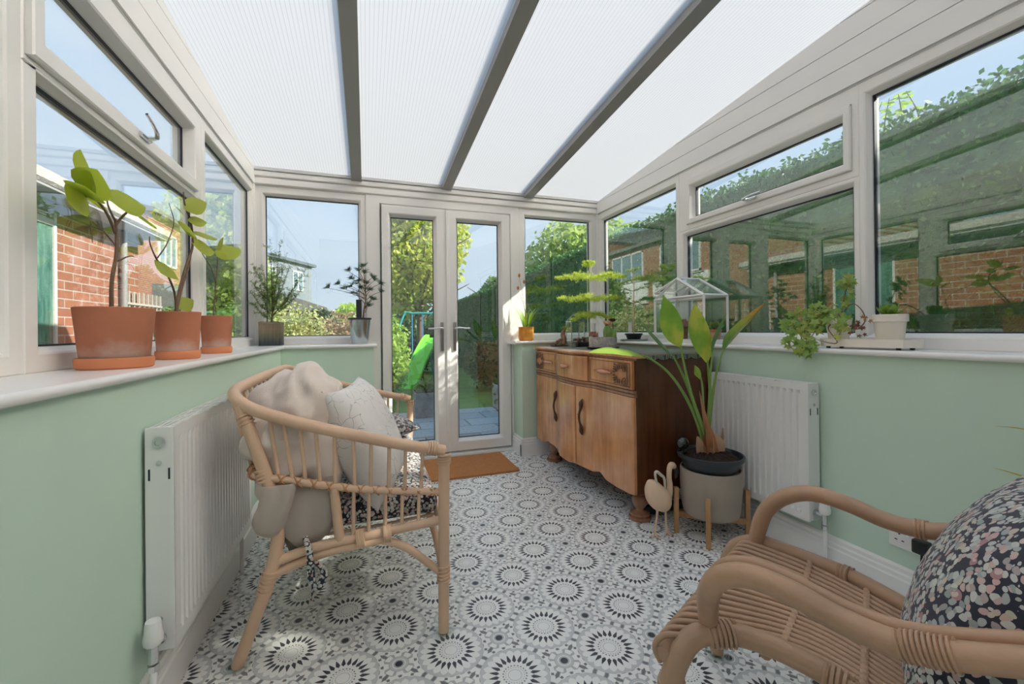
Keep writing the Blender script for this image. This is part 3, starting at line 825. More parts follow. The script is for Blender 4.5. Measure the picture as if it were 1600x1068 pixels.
def playset():
    t = empty('garden_slide', (1.0, 8.9, GZ), 'lime green plastic slide standing on the lawn', 'slide')
    LIME = pbr('lime_plastic', (.20, .78, .06), .4); TEAL = pbr('teal_metal', (.02, .32, .36), .35)
    bm = bmesh.new(); path = smoothpts([(.66, 8.35, GZ + .10), (.80, 8.5, GZ + .16), (1.04, 8.8, .46), (1.30, 9.05, .86), (1.44, 9.15, .90)], 8)
    sd = Vector((.62, -.78, 0)).normalized() * .23
    sd = Vector((.80, -.55, 0)).normalized(); sd = Vector((.55, -.80, 0)).normalized() * .20
    sd = Vector((.92, -.2, 0)).normalized() * .15
    rows = []
    for p in path:
        p = Vector(p); up = Vector((0, 0, .075))
        rows.append([bm.verts.new(q) for q in (p - sd - Vector((.012, 0, 0)), p - sd + up - Vector((.012, 0, 0)), p - sd + up, p - sd + up * .1, p + sd + up * .1, p + sd + up, p + sd + up + Vector((.012, 0, 0)), p + sd + Vector((.012, 0, 0)))])
    for a, b in zip(rows, rows[1:]):
        for k in range(8): bm.faces.new((a[k], a[(k + 1) % 8], b[(k + 1) % 8], b[k]))
    bm.faces.new(rows[0]); bm.faces.new(rows[-1])
    link('chute', bm, LIME, t, 40)
    bm = bmesh.new()
    for s in (-.14, .14): tube(bm, [(1.42 + s, 9.18, .9), (1.55 + s, 9.35, GZ)], .018, 8, smooth=False)
    for k in range(3): z = GZ + .25 + .25 * k; tube(bm, [(1.30 + .05 * (2 - k) + .02, 9.33 - .05 * k, z), (1.62 + .05 * (2 - k) - .02, 9.33 - .05 * k, z)], .014, 6, smooth=False)
    link('ladder', bm, TEAL, t, 40)
    t = empty('garden_swing', (.95, 9.9, GZ), 'teal metal swing frame with blue seat behind the green slide', 'swing')
    bm = bmesh.new()
    tube(bm, [(.52, 9.6, GZ), (.60, 9.75, .7), (.82, 9.9, 1.42), (1.0, 9.9, 1.46), (1.4, 9.9, 1.46), (1.56, 9.9, 1.42), (1.66, 9.75, .7), (1.70, 9.6, GZ)], .022, 8)
    link('frame', bm, TEAL, t, 60)
    bm = bmesh.new(); box(bm, .98, 1.26, 9.8, 9.98, .45, .48, .01); link('seat', bm, pbr('blue_plastic', (.02, .17, .55), .4), t)
    bm = bmesh.new()
    for x in (1.0, 1.24): tube(bm, [(x, 9.89, .47), (x, 9.9, 1.45)], .012, 6, smooth=False)
    link('rope', bm, pbr('blue_rope', (.03, .25, .60), .7), t)
playset()

def planter(x, y, s, hgt, label, colr, plant):
    t = empty('cube_planter', (x, y, GZ + .02), label, 'planter', 'square planters on the patio')
    bm = bmesh.new(); box(bm, x - s, x + s, y - s, y + s, GZ + .02, GZ + .02 + hgt, .01)
    link('box', bm, pbr('marbled_planter', colr, .6, col2=tuple(c * .55 for c in colr), vscale=7), t)
    bm = bmesh.new(); box(bm, x - s * .88, x + s * .88, y - s * .88, y + s * .88, GZ + .02 + hgt - .01, GZ + .02 + hgt + .008); link('soil', bm, SOIL, t)
    bm = bmesh.new(); R = random.Random(5)
    for k in range(26):
        a = R.uniform(0, 2 * pi); L = R.uniform(.12, .25)
        p = [(x + R.uniform(-.1, .1), y + R.uniform(-.1, .1), GZ + .02 + hgt), (x + cos(a) * L * .5, y + sin(a) * L * .5, GZ + hgt + L * .7), (x + cos(a) * L, y + sin(a) * L, GZ + hgt + L * .8)]
        blade(bm, p, [.006, .012, .002], (sin(a), -cos(a), 0), .1, 2, 3)
    clump(bm, (x, y, GZ + hgt + .08), (s * .9, s * .9, .1), 500, .03)
    link('leaves', bm, plant, t)
planter(.80, 6.05, .175, .34, 'grey marbled square planter on the patio below the slide', (.30, .31, .33), L_MG)
planter(2.02, 6.25, .15, .36, 'pale square planter on the patio behind the right door', (.48, .50, .52), L_MG)
def potted_bush():
    t = empty('bare_garden_plant', (1.72, 4.55, GZ + .02), 'straggly dark leaved plant growing outside the right door glass', 'plant')
    bm = bmesh.new(); R = random.Random(11); lb = bmesh.new()
    for k in range(9):
        a = R.uniform(pi * .5, pi * 1.6); L = R.uniform(.25, .5); p0 = (1.72, 4.55, GZ + .02)
        p = [p0, (1.72 + cos(a) * L * .3, 4.55 + sin(a) * L * .3, GZ + L * .8), (1.72 + cos(a) * L * .7, 4.55 + sin(a) * L * .7, GZ + L * 1.3)]
        tube(bm, p, [.007, .005, .002], 5)
        for m_ in range(20): card(lb, Vector(p[2]) + Vector((R.gauss(0, .06), R.gauss(0, .06), R.gauss(0, .09) - .06)), .03, R)
    link('stems', bm, BARK, t); link('leaves', lb, L_DK, t)
potted_bush()
tree('garden_tree', 'broad leafy tree added out of view beyond the hedge to shade the near floor', (4.75, -1.6, GZ), 3.2, [((0, 0, 3.15), (.78, 1.8, 1.15))], L_MG, 16000, .10, trunk_r=.10)  # unseen tree, added to keep direct sun off the near floor and sofa

def sprig():
    t = empty('leafy_branch', (3.2, 1.70, 2.2), 'bright yellow green leafy sprig standing above the hedge behind the near right window', 'branch')
    bm, lb = bmesh.new(), bmesh.new(); R = random.Random(12)
    for dx in (0, .05, -.04, .09):
        y0 = 1.72 + dx * 2; tube(bm, [(3.25, y0, 2.15), (3.22, y0 - .01, 2.35), (3.2, y0 - dx, 2.52)], [.006, .004, .002], 5)
        for k in range(12):
            a = R.uniform(0, 6.28); leafat(lb, (3.22, y0 - .01 - dx * k / 12, 2.28 + .022 * k), (cos(a), sin(a), .3), R.uniform(.05, .08), .018, (0, 0, 1), .3, .2, 2)
    link('stem', bm, BARK, t); link('leaves', lb, L_BR, t)
sprig()
# ================================================================== FURNITURE
def radiator(label, xb, xf, y0, y1, z0, z1, ny, valve_y, capside):
    """panel radiator: xb wall side, xf front face; capside = -1 when the near end faces the camera"""
    s = 1 if xf > xb else -1
    t = empty('radiator', (xb, y0, z0), label, 'radiator')
    bm = bmesh.new()
    # ribbed front panel
    pitch = (y1 - y0 - .05) / ny; prof = []
    y = y0 + .025; prof.append((y0, 0)); prof.append((y, 0))
    for k in range(ny):
        yy = y + pitch * k
        prof += [(yy + pitch * .28, 0), (yy + pitch * .42, -.009), (yy + pitch * .72, -.009), (yy + pitch * .86, 0)]
    prof += [(y1 - .025, 0), (y1, 0)]
    zz = [z0, z0 + .032, z0 + .048, z1 - .048, z1 - .032, z1 - .004]
    def row(z, k): return [bm.verts.new((xf + s * (d * k), yy, z)) for yy, d in prof]
    ks = [0, 0, 1, 1, 0, 0]; rows = [row(z, k) for z, k in zip(zz, ks)]
    for a, b in zip(rows, rows[1:]):
        for i in range(len(a) - 1): bm.faces.new((a[i], a[i + 1], b[i + 1], b[i]))
    xi = xf - s * .012
    box(bm, min(xi, xf - s * .0105), max(xi, xf - s * .0105), y0, y1, z0, z1 - .004)
    link('front_panel', bm, RADW, t, 25)
    bm = bmesh.new(); xa = xb + s * .004; box(bm, min(xa, xa + s * .008), max(xa, xa + s * .008), y0 + .01, y1 - .01, z0, z1 - .01)
    n = int((y1 - y0) / .014)
    for k in range(n):
        yy = y0 + .012 + (y1 - y0 - .024) * k / (n - 1)
        if k % 2 == 0: box(bm, min(xb + s * .01, xf - s * .013), max(xb + s * .01, xf - s * .013), yy, yy + .0012, z0 + .03, z1 - .03)
    link('fins', bm, RADW, t)
    bm = bmesh.new()
    for k in range(4):
        x0 = xb + s * (.008 + k * (abs(xf - xb) - .012) / 4.)
        box(bm, min(x0, x0 + s * .005), max(x0, x0 + s * .005), y0 + .004, y1 - .004, z1 - .004, z1, .001)
    m = int((y1 - y0) / .08)
    for k in range(m + 1):
        yy = y0 + (y1 - y0 - .01) * k / m; box(bm, min(xb + s * .006, xf), max(xb + s * .006, xf), yy, yy + .008, z1 - .004, z1 - .0005)
    link('top_grille', bm, RADW, t)
    for ye in (y0, y1):
        bm = bmesh.new(); box(bm, min(xb, xf) + .001, max(xb, xf) - .001, ye - .003, ye + .003, z0 + .004, z1, .002)
        sp = link('side_panel', bm, RADW, t)
        if ye == y0:
            bm = bmesh.new(); xm = (xb + xf) / 2
            bm.free()
            for zc, rr in ((z1 - .04, .014), (z0 + .04, .014)):
                bm = bmesh.new(); lathe_y(bm, xm, ye - .003, zc, [(rr, 0), (rr, .006), (rr * .6, .007), (rr * .6, .003), (0, .003)]); link('end_plug', bm, CHROME, sp, 40)
            for zc in (z1 - .095, z0 + .09):
                bm = bmesh.new(); lathe_y(bm, xm, ye - .003, zc, [(.006, 0), (.006, .003), (0, .003)]); link('rivet', bm, CHROME, sp, 40)
            for dx in (-.022, .022):
                bm = bmesh.new(); box(bm, xm + dx - .002, xm + dx + .002, ye - .0045, ye - .002, z1 - .14, z1 - .11); link('slot', bm, SEAL, sp)
    xm = (xb + xf) / 2 ; vy = y0 - .045
    bm = bmesh.new()
    tube(bm, [(xm, y0 - .002, z0 + .04), (xm, vy, z0 + .04)], .008, 10, smooth=False)
    tube(bm, [(xm, vy, z0 + .005), (xm, vy, z0 + .055)], .011, 12, smooth=False)
    tube(bm, [(xm, vy, z0 + .0), (xm, vy, z0 - .016)], .013, 6, smooth=False)
    v = link('valve_body', bm, CHROME, t, 40)
    bm = bmesh.new(); lathe(bm, [(0, .05), (.016, .05), (.021, .056), (.022, .07), (.019, .085), (.0175, .105), (.016, .112), (0, .114)], (xm, vy, z0), 20)
    link('valve_head', bm, GLOSSW, v, 40)
    bm = bmesh.new(); tube(bm, [(xm, vy, z0 - .012), (xm, vy, 0)], .0085, 10, smooth=False)
    link('pipe', bm, GLOSSW, t, 40)
    bm = bmesh.new(); tube(bm, [(xm, y1 - .02, z0 + .02), (xm, y1 - .02, 0)], .0085, 10, smooth=False)
    link('pipe', bm, GLOSSW, t, 40)
    return t
def lathe_y(bm, x, y, z, prof, seg=20):
    """disc-like turned shape pointing to -y"""
    b2 = bmesh.new(); lathe(b2, prof, (0, 0, 0), seg)
    merge(bm, b2, Matrix.Translation((x, y, z)) @ Matrix.Rotation(pi / 2, 4, 'X'))
radiator('white ribbed panel radiator on the left wall behind the rattan sofa', -.558, -.492, 1.378, 2.17, .205, .805, 24, 1.33, -1)
radiator('white ribbed panel radiator on the right wall behind the tall potted plant', 1.905, 1.835, 1.335, 1.90, .195, .805, 16, 1.29, -1)

# double socket with plug
t = empty('wall_socket', (1.915, 1.0, .25), 'white double wall socket above the right skirting with a black plug in it', 'socket')
bm = bmesh.new(); box(bm, 1.903, 1.915, .925, 1.072, .215, .302, .003); link('face_plate', bm, pbr('socket_white', (.80, .80, .79), .25), t)
for yc in (1.037, .960):
    bm = bmesh.new()
    box(bm, 1.9015, 1.904, yc - .003, yc + .003, .266, .275)
    for d in (-.011, .011): box(bm, 1.9015, 1.904, yc + d - .004, yc + d + .004, .243, .2465)
    link('pin_holes', bm, BLACKP, t)
for yc in (1.010, .985): link('switch', box(bmesh.new(), 1.9, 1.904, yc - .005, yc + .005, .266, .284, .001), GLOSSW, t)
t = empty('power_plug', (1.895, .96, .25), 'black three pin plug with a thin cable in the wall socket', 'plug')
bm = bmesh.new(); box(bm, 1.868, 1.902, .936, .984, .232, .282, .008); link('plug_body', bm, BLACKP, t, 40)
bm = bmesh.new(); tube(bm, [(1.886, .96, .234), (1.884, .962, .16), (1.88, .95, .06), (1.84, .9, .012), (1.70, .8, .008), (1.55, .6, .008)], .0035, 8); link('cable', bm, BLACKP, t, 180)

# doormat
t = tag(link('doormat', box(bmesh.new(), .30, 1.075, 2.965, 3.455, .001, .017, .004), pbr('coir_mat', (.60, .25, .09), 1., var=.35, vscale=90, bump=1., bscale=220)),
        'orange brown coir doormat on the tiled floor inside the french doors', 'doormat')

# ------------------------------------------------------------------ rattan sofa
def sofa():
    t = empty('rattan_sofa', (-.05, 2.1, 0), 'pale two seat rattan sofa with curved arms in front of the left radiator', 'sofa')
    YN, YF = 1.50, 2.70; YM = (YN + YF) / 2
    def mir(p, far): return (p[0], (2 * YM - p[1]) if far else p[1], p[2])
    # top rail
    half = [(.258, 1.49, .632), (.10, 1.49, .672), (-.106, 1.494, .733), (-.25, 1.50, .782), (-.345, 1.515, .82), (-.395, 1.56, .848), (-.415, 1.65, .862), (-.42, 1.85, .866), (-.42, YM, .867)]
    pts = half + [mir(p, True) for p in reversed(half[:-1])]
    bm = bmesh.new(); tube(bm, pts, .0195, 14, 6); link('top_rail', bm, RATTAN, t, 60)
    # braided middle rail
    hm = [(.25, 1.497, .487), (.06, 1.497, .515), (-.10, 1.498, .549), (-.23, 1.50, .585), (-.315, 1.512, .603), (-.352, 1.57, .61), (-.36, 1.75, .612), (-.36, YM, .612)]
    mp = hm + [mir(p, True) for p in reversed(hm[:-1])]
    bm = bmesh.new(); tube(bm, mp, .0125, 10, 5); mr = link('middle_rail', bm, RATTAN, t, 60)
    bm = bmesh.new(); q = smoothpts(mp, 14); L = 0; prev = Vector(q[0]); h1, h2 = [], []
    for i, p in enumerate(q):
        p = Vector(p); L += (p - prev).length; tt = Vector(q[min(i + 1, len(q) - 1)]) - Vector(q[max(i - 1, 0)]); tt.normalize(); prev = p
        u = Vector((0, 0, 1)); v = tt.cross(u).normalized(); a = L / .048 * 2 * pi
        h1.append(tuple(p + (u * cos(a) + v * sin(a)) * .0145)); h2.append(tuple(p + (u * cos(-a + pi) + v * sin(-a + pi)) * .0145))
    tube(bm, h1, .0034, 5, smooth=False); tube(bm, h2, .0034, 5, smooth=False)
    link('cane_braid', bm, BIND, mr, 60)
    # legs
    for far in (False, True):
        bm = bmesh.new(); tube(bm, [mir(p, far) for p in [(-.392, 1.545, .008), (-.34, 1.525, .15), (-.294, 1.508, .283), (-.268, 1.505, .42), (-.285, 1.505, .55), (-.33, 1.508, .70), (-.372, 1.525, .83)]], [.0185, .019, .02, .02, .0195, .019, .018], 14)
        wrap(bm, mir((-.312, 1.513, .235), far), mir((-.287, 1.507, .31), far), .0215, 6, .004)
        wrap(bm, mir((-.302, 1.506, .585), far), mir((-.312, 1.507, .63), far), .0205, 4, .004); wrap(bm, mir((-.35, 1.515, .765), far), mir((-.362, 1.52, .80), far), .020, 3, .004)
        link('leg', bm, RATTAN, t, 60)
        bm = bmesh.new(); tube(bm, [mir(p, far) for p in [(.247, 1.478, .008), (.250, 1.482, .2), (.253, 1.486, .4), (.257, 1.49, .615)]], [.0185, .0195, .0195, .0195], 14)
        wrap(bm, mir((.248, 1.48, .175), far), mir((.25, 1.482, .235), far), .0205, 5, .004); wrap(bm, mir((.256, 1.489, .585), far), mir((.257, 1.49, .62), far), .021, 4, .004)
        wrap(bm, mir((.235, 1.49, .638), far), mir((.20, 1.49, .648), far), .021, 4, .004)
        link('leg', bm, RATTAN, t, 60)
        # seat side rail, second rail and mid post
        bm = bmesh.new(); tube(bm, [mir(p, far) for p in [(-.272, 1.505, .335), (-.15, 1.5, .362), (.05, 1.5, .374), (.247, 1.497, .388)]], .0155, 10)
        wrap(bm, mir((-.035, 1.5, .366), far), mir((-.01, 1.5, .368), far), .0265, 5, .0035); wrap(bm, mir((.05, 1.5, .37), far), mir((.075, 1.5, .37), far), .0265, 5, .0035)
        link('seat_rail', bm, RATTAN, t, 60)
        bm = bmesh.new(); tube(bm, [mir(p, far) for p in [(-.297, 1.508, .285), (-.25, 1.505, .305), (-.13, 1.5, .338), (.06, 1.5, .352)]], .0145, 10)
        tube(bm, [mir(p, far) for p in [(.045, 1.5, .350), (.12, 1.496, .315), (.19, 1.49, .255), (.243, 1.487, .205)]], .0135, 10)
        tube(bm, [mir(p, far) for p in [(.245, 1.49, .225), (.235, 1.56, .30), (.225, 1.67, .345), (.23, 1.80, .36)]], .0125, 10)
        tube(bm, [mir(p, far) for p in [(-.295, 1.515, .275), (-.29, 1.60, .325), (-.285, 1.75, .345)]], .0125, 10)
        link('brace', bm, RATTAN, t, 60)
        bm = bmesh.new(); tube(bm, [mir(p, far) for p in [(-.104, 1.5, .545), (-.096, 1.5, .46), (-.088, 1.5, .372)]], .0155, 10)
        link('mid_post', bm, RATTAN, t, 60)
        def zr(x, pts):
            for a, b in zip(pts, pts[1:]):
                if a[0] >= x >= b[0]: k = (a[0] - x) / (a[0] - b[0] + 1e-9); return a[2] + (b[2] - a[2]) * k, a[1] + (b[1] - a[1]) * k
            return pts[-1][2], pts[-1][1]
        for xt, xb in zip((-.291, -.251, -.204, -.157, -.1, -.043, .013, .071, .125, .183), (-.265, -.225, -.187, -.145, -.099, -.041, .01, .068, .121, .175)):
            a, b = zr(xt, half), zr(xb, hm)
            bm = bmesh.new(); tube(bm, [mir((xt, a[1], a[0]), far), mir((xb, b[1], b[0]), far)], .0062, 8, smooth=False); link('spindle', bm, RATTAN, t, 60)
        for xb in (-.043, .005, .058, .113, .169):
            b = zr(xb, hm); bm = bmesh.new(); tube(bm, [mir((xb, b[1], b[0]), far), mir((xb - .003, 1.5, .38), far)], .0062, 8, smooth=False); link('spindle', bm, RATTAN, t, 60)
    for k in range(14):
        y = 1.60 + (YF - YN - .2) * k / 13
        bm = bmesh.new(); tube(bm, [(-.42, y, .862), (-.36, y, .612)], .0062, 8, smooth=False); tube(bm, [(-.36, y, .612), (-.285, y, .37)], .0062, 8, smooth=False); link('spindle', bm, RATTAN, t, 60)
    bm = bmesh.new(); tube(bm, [(.247, 1.5, .388), (.250, YM, .384), (.247, YF, .388)], .0165, 10); link('front_rail', bm, RATTAN, t, 60)
    bm = bmesh.new(); tube(bm, [(-.272, 1.505, .37), (-.275, YM, .37), (-.272, YF - .005, .37)], .0165, 10); link('back_rail', bm, RATTAN, t, 60)
    bm = bmesh.new()
    for k in range(16):
        y = 1.56 + (YF - YN - .12) * k / 15; tube(bm, [(-.27, y, .372), (0, y, .372), (.247, y, .386)], .006, 6)
    link('seat_slats', bm, RATTAN, t, 60)
sofa()
def castor_cup(x, y, label):
    bm = bmesh.new(); lathe(bm, [(0, .003), (.026, .003), (.030, .012), (.031, .016), (.034, .016), (.036, .010), (.038, 0.001), (0, .001)], (x, y, 0), 32)
    tag(link('castor_cup', bm, CLEAR, None, 40), label, 'castor cup', 'clear castor cups under the furniture legs')
castor_cup(-.394, 1.547, 'clear round castor cup under the back leg of the rattan sofa')
castor_cup(.247, 1.478, 'clear round castor cup under the front leg of the rattan sofa')

def cushion_mesh(w, h, th, n=22, p=2.6, pin=.10, seed=0, lump=.006):
    """pillow in the local x (w), y (h) plane, thickness z, pinched at the corners"""
    bm = bmesh.new(); g = {}
    for s in (1, -1):
        for i in range(n + 1):
            for j in range(n + 1):
                u, v = i / n * 2 - 1, j / n * 2 - 1
                if s == -1 and (i in (0, n) or j in (0, n)): g[(s, i, j)] = g[(1, i, j)]; continue
                k = 1 - pin * (u * u) * (1 - v * v) * 1.0; k2 = 1 - pin * (v * v) * (1 - u * u) * 1.0
                x = u * w / 2 * (1 - pin * (1 - v * v) * abs(u) ** 6); y = v * h / 2 * (1 - pin * (1 - u * u) * abs(v) ** 6)
                z = th / 2 * ((1 - abs(u) ** p) * (1 - abs(v) ** p)) ** .45
                d = noise.noise(Vector((x * 9 + seed, y * 9, s * 3))) * lump + noise.noise(Vector((x * 25 + seed, y * 25, s * 3))) * lump * .5
                g[(s, i, j)] = bm.verts.new((x, y, s * (z + d * (1 if z > .004 else 0))))
        for i in range(n):
            for j in range(n):
                try: bm.faces.new((g[(s, i, j)], g[(s, i + 1, j)], g[(s, i + 1, j + 1)], g[(s, i, j + 1)]))
                except ValueError: pass
    return bm
def slab_cushion(x0, x1, y0, y1, z0, z1, r=.03, seed=1):
    bm = bmesh.new(); box(bm, x0, x1, y0, y1, z0, z1); bmesh.ops.bevel(bm, geom=list(bm.edges), offset=r, segments=4, affect='EDGES', profile=.5)
    bmesh.ops.subdivide_edges(bm, edges=[e for e in bm.edges if e.calc_length() > .1], cuts=12, use_grid_fill=True)
    cx, cy = (x0 + x1) / 2, (y0 + y1) / 2
    for v in bm.verts:
        k = (1 - ((v.co.x - cx) / (x1 - x0) * 2) ** 2) * (1 - ((v.co.y - cy) / (y1 - y0) * 2) ** 2)
        if v.co.z > (z0 + z1) / 2: v.co.z += .018 * max(0, k) + noise.noise(v.co * 8 + Vector((seed, 0, 0))) * .006
        v.co += Vector((noise.noise(v.co * 12), noise.noise(v.co * 12 + Vector((5, 0, 0))), 0)) * .003
    return bm
t = empty('seat_cushion', (0, 2.1, .385), 'black floral seat cushion on the rattan sofa with tie straps', 'cushion')
link('cushion_cover', slab_cushion(-.235, .243, 1.53, 2.67, .394, .470), FLORAL, t, 180)
bm = bmesh.new(); tube(bm, [(-.19, 1.50, .40), (-.175, 1.472, .36), (-.17, 1.466, .29), (-.162, 1.466, .25), (-.14, 1.466, .262), (-.135, 1.468, .30), (-.16, 1.468, .33)], [.009, .010, .012, .010, .013, .011, .008], 8, flat=.5)
tube(bm, [(-.175, 1.472, .35), (-.168, 1.464, .28), (-.166, 1.464, .215)], [.009, .010, .007], 8, flat=.5)
link('tie_strap', bm, FLORAL, t, 60)

def place(o, loc, rot):
    o.location = loc; o.rotation_euler = rot
# printed white pillow, leaning back on the sofa
o = tag(link('throw_pillow', cushion_mesh(.47, .45, .20, seed=2, p=2.3), LINEN, None, 180), 'white linen pillow with thin grey branch print leaning in the sofa corner', 'pillow', 'pillows on the rattan sofa')
M3 = Matrix(((.62, -.42, .66), (.78, .33, -.53), (0, .845, .535)))
def place_axes(o, c, xax, yax):
    X = Vector(xax).normalized(); Y = Vector(yax); Y = (Y - X * Y.dot(X)).normalized(); Z = X.cross(Y)
    m = Matrix.Identity(4)
    for i in range(3): m[i][0], m[i][1], m[i][2], m[i][3] = X[i], Y[i], Z[i], c[i]
    o.matrix_world = m
place_axes(o, (.0, 1.755, .650), (.24, 1, .0), (-.40, .08, .92))
# oatmeal cushion at the back corner under the throw
o = tag(link('throw_pillow', cushion_mesh(.42, .42, .17, seed=9), FLEECE, None, 180), 'plain oatmeal cushion standing against the sofa back behind the printed pillow', 'pillow', 'pillows on the rattan sofa')
place_axes(o, (-.235, 2.02, .70), (0, 1, 0), (-.30, .05, .95))

def cloth_blobs(name, blobs, mat, label, cat, parent=None, voxel=.012, wr=.012):
    bm = bmesh.new()
    for c, r, rot in blobs:
        b2 = bmesh.new(); bmesh.ops.create_icosphere(b2, subdivisions=4, radius=1.)
        merge(bm, b2, Matrix.Translation(c) @ Matrix.Rotation(rot[0], 4, 'X') @ Matrix.Rotation(rot[1], 4, 'Y') @ Matrix.Rotation(rot[2], 4, 'Z') @ Matrix.Diagonal((*r, 1)))
    me = bpy.data.meshes.new('src'); bm.to_mesh(me); bm.free()
    so = bpy.data.objects.new('src', me); COL.objects.link(so)
    rm = so.modifiers.new('r', 'REMESH'); rm.mode = 'VOXEL'; rm.voxel_size = voxel
    sm = so.modifiers.new('s', 'SMOOTH'); sm.factor = .7; sm.iterations = 9
    dg = bpy.context.evaluated_depsgraph_get(); ev = so.evaluated_get(dg)
    me2 = bpy.data.meshes.new_from_object(ev); bpy.data.objects.remove(so)
    bm = bmesh.new(); bm.from_mesh(me2); bm.normal_update()
    for v in bm.verts:
        p = v.co
        q = Vector((p.x * 5 + p.z * 5, p.y * 5, p.z * 5 - p.x * 7))
        f = abs(noise.noise(q)) ; f2 = abs(noise.noise(q * 2.3 + Vector((4, 1, 0))))
        v.co = p + v.normal * (wr * (1 - 3.2 * f) + wr * .38 * (1 - 3 * f2))
    o = link(name, bm, mat, parent, 180)
    if cat: tag(o, label, cat)
    return o
t = empty('throw_blanket', (-.25, 1.6, .5), 'oatmeal fleece throw bundled over the near back corner of the rattan sofa', 'blanket')
cloth_blobs('blanket_folds', [((-.245, 1.66, .775), (.135, .13, .135), (0, 0, 0)), ((-.185, 1.66, .82), (.085, .11, .125), (0, .15, 0)), ((-.30, 1.63, .72), (.085, .11, .12), (0, .2, 0)),
    ((-.22, 1.62, .66), (.115, .10, .14), (0, 0, 0)), ((-.17, 1.62, .60), (.075, .09, .16), (0, 0, 0)), ((-.26, 1.60, .575), (.09, .075, .09), (0, 0, 0))],
    FLEECE, None, None, t, wr=.017)
def hanging(name, x0, x1, ztop, hem, y0, amp, mat, ph=0., bulge=.02, n=48, m=26):
    """a hanging cloth sheet with soft vertical folds and a rounded hem"""
    bm = bmesh.new(); rows = []
    for j in range(m + 1):
        v = j / m; row = []
        for i in range(n + 1):
            u = i / n; zb = hem(u); x = x0 + (x1 - x0) * u; z = ztop + (zb - ztop) * v
            cx = (x0 + x1) / 2
            f = amp * (sin(u * 5.5 + ph + v * 2.2) * (.35 + .65 * v) + .35 * sin(u * 11 + ph * 2 + v * 3))
            y = y0 + f - bulge * sin(pi * min(1, v)) ** .8 + .016 * max(0, v - .85) / .15
            x += .010 * sin(v * 5 + ph) + .004 * noise.noise(Vector((u * 6, v * 6, ph)))
            row.append(bm.verts.new((x, y + .012 * (abs(u * 2 - 1) ** 6), z)))
        rows.append(row)
    for a, b in zip(rows, rows[1:]):
        for i in range(n): bm.faces.new((a[i], a[i + 1], b[i + 1], b[i]))
    bmesh.ops.solidify(bm, geom=list(bm.faces), thickness=.010)
    return link(name, bm, mat, t, 180)
hanging('hanging_flap', -.325, -.225, .580, lambda u: .435 - .02 * sin(pi * u) + .02 * max(0, u - .7) / .3, 1.480, .006, FLEECE, .6)
hanging('hanging_flap', -.262, -.105, .575, lambda u: .432 - .085 * max(0, sin(pi * min(1, .12 + .88 * u))) ** .7 + .03 * (u > 1), 1.522, .009, FLEECE, 2.2, .028)
hanging('underlayer', -.265, -.165, .50, lambda u: .415 - .125 * sin(pi * u) ** 1.3, 1.537, .005, SAGEFLEECE, 1., .004)
t['label'] = 'oatmeal fleece throw bundled over the near back corner of the rattan sofa'
# folded floral pillows at the far end
o = tag(link('throw_pillow', cushion_mesh(.36, .30, .09, seed=5), FLORAL3, None, 180), 'pale floral pillow lying flat on the seat cushion at the far end of the sofa', 'pillow', 'pillows on the rattan sofa')
place_axes(o, (.06, 2.42, .535), (.9, .3, .05), (-.3, .9, .12))

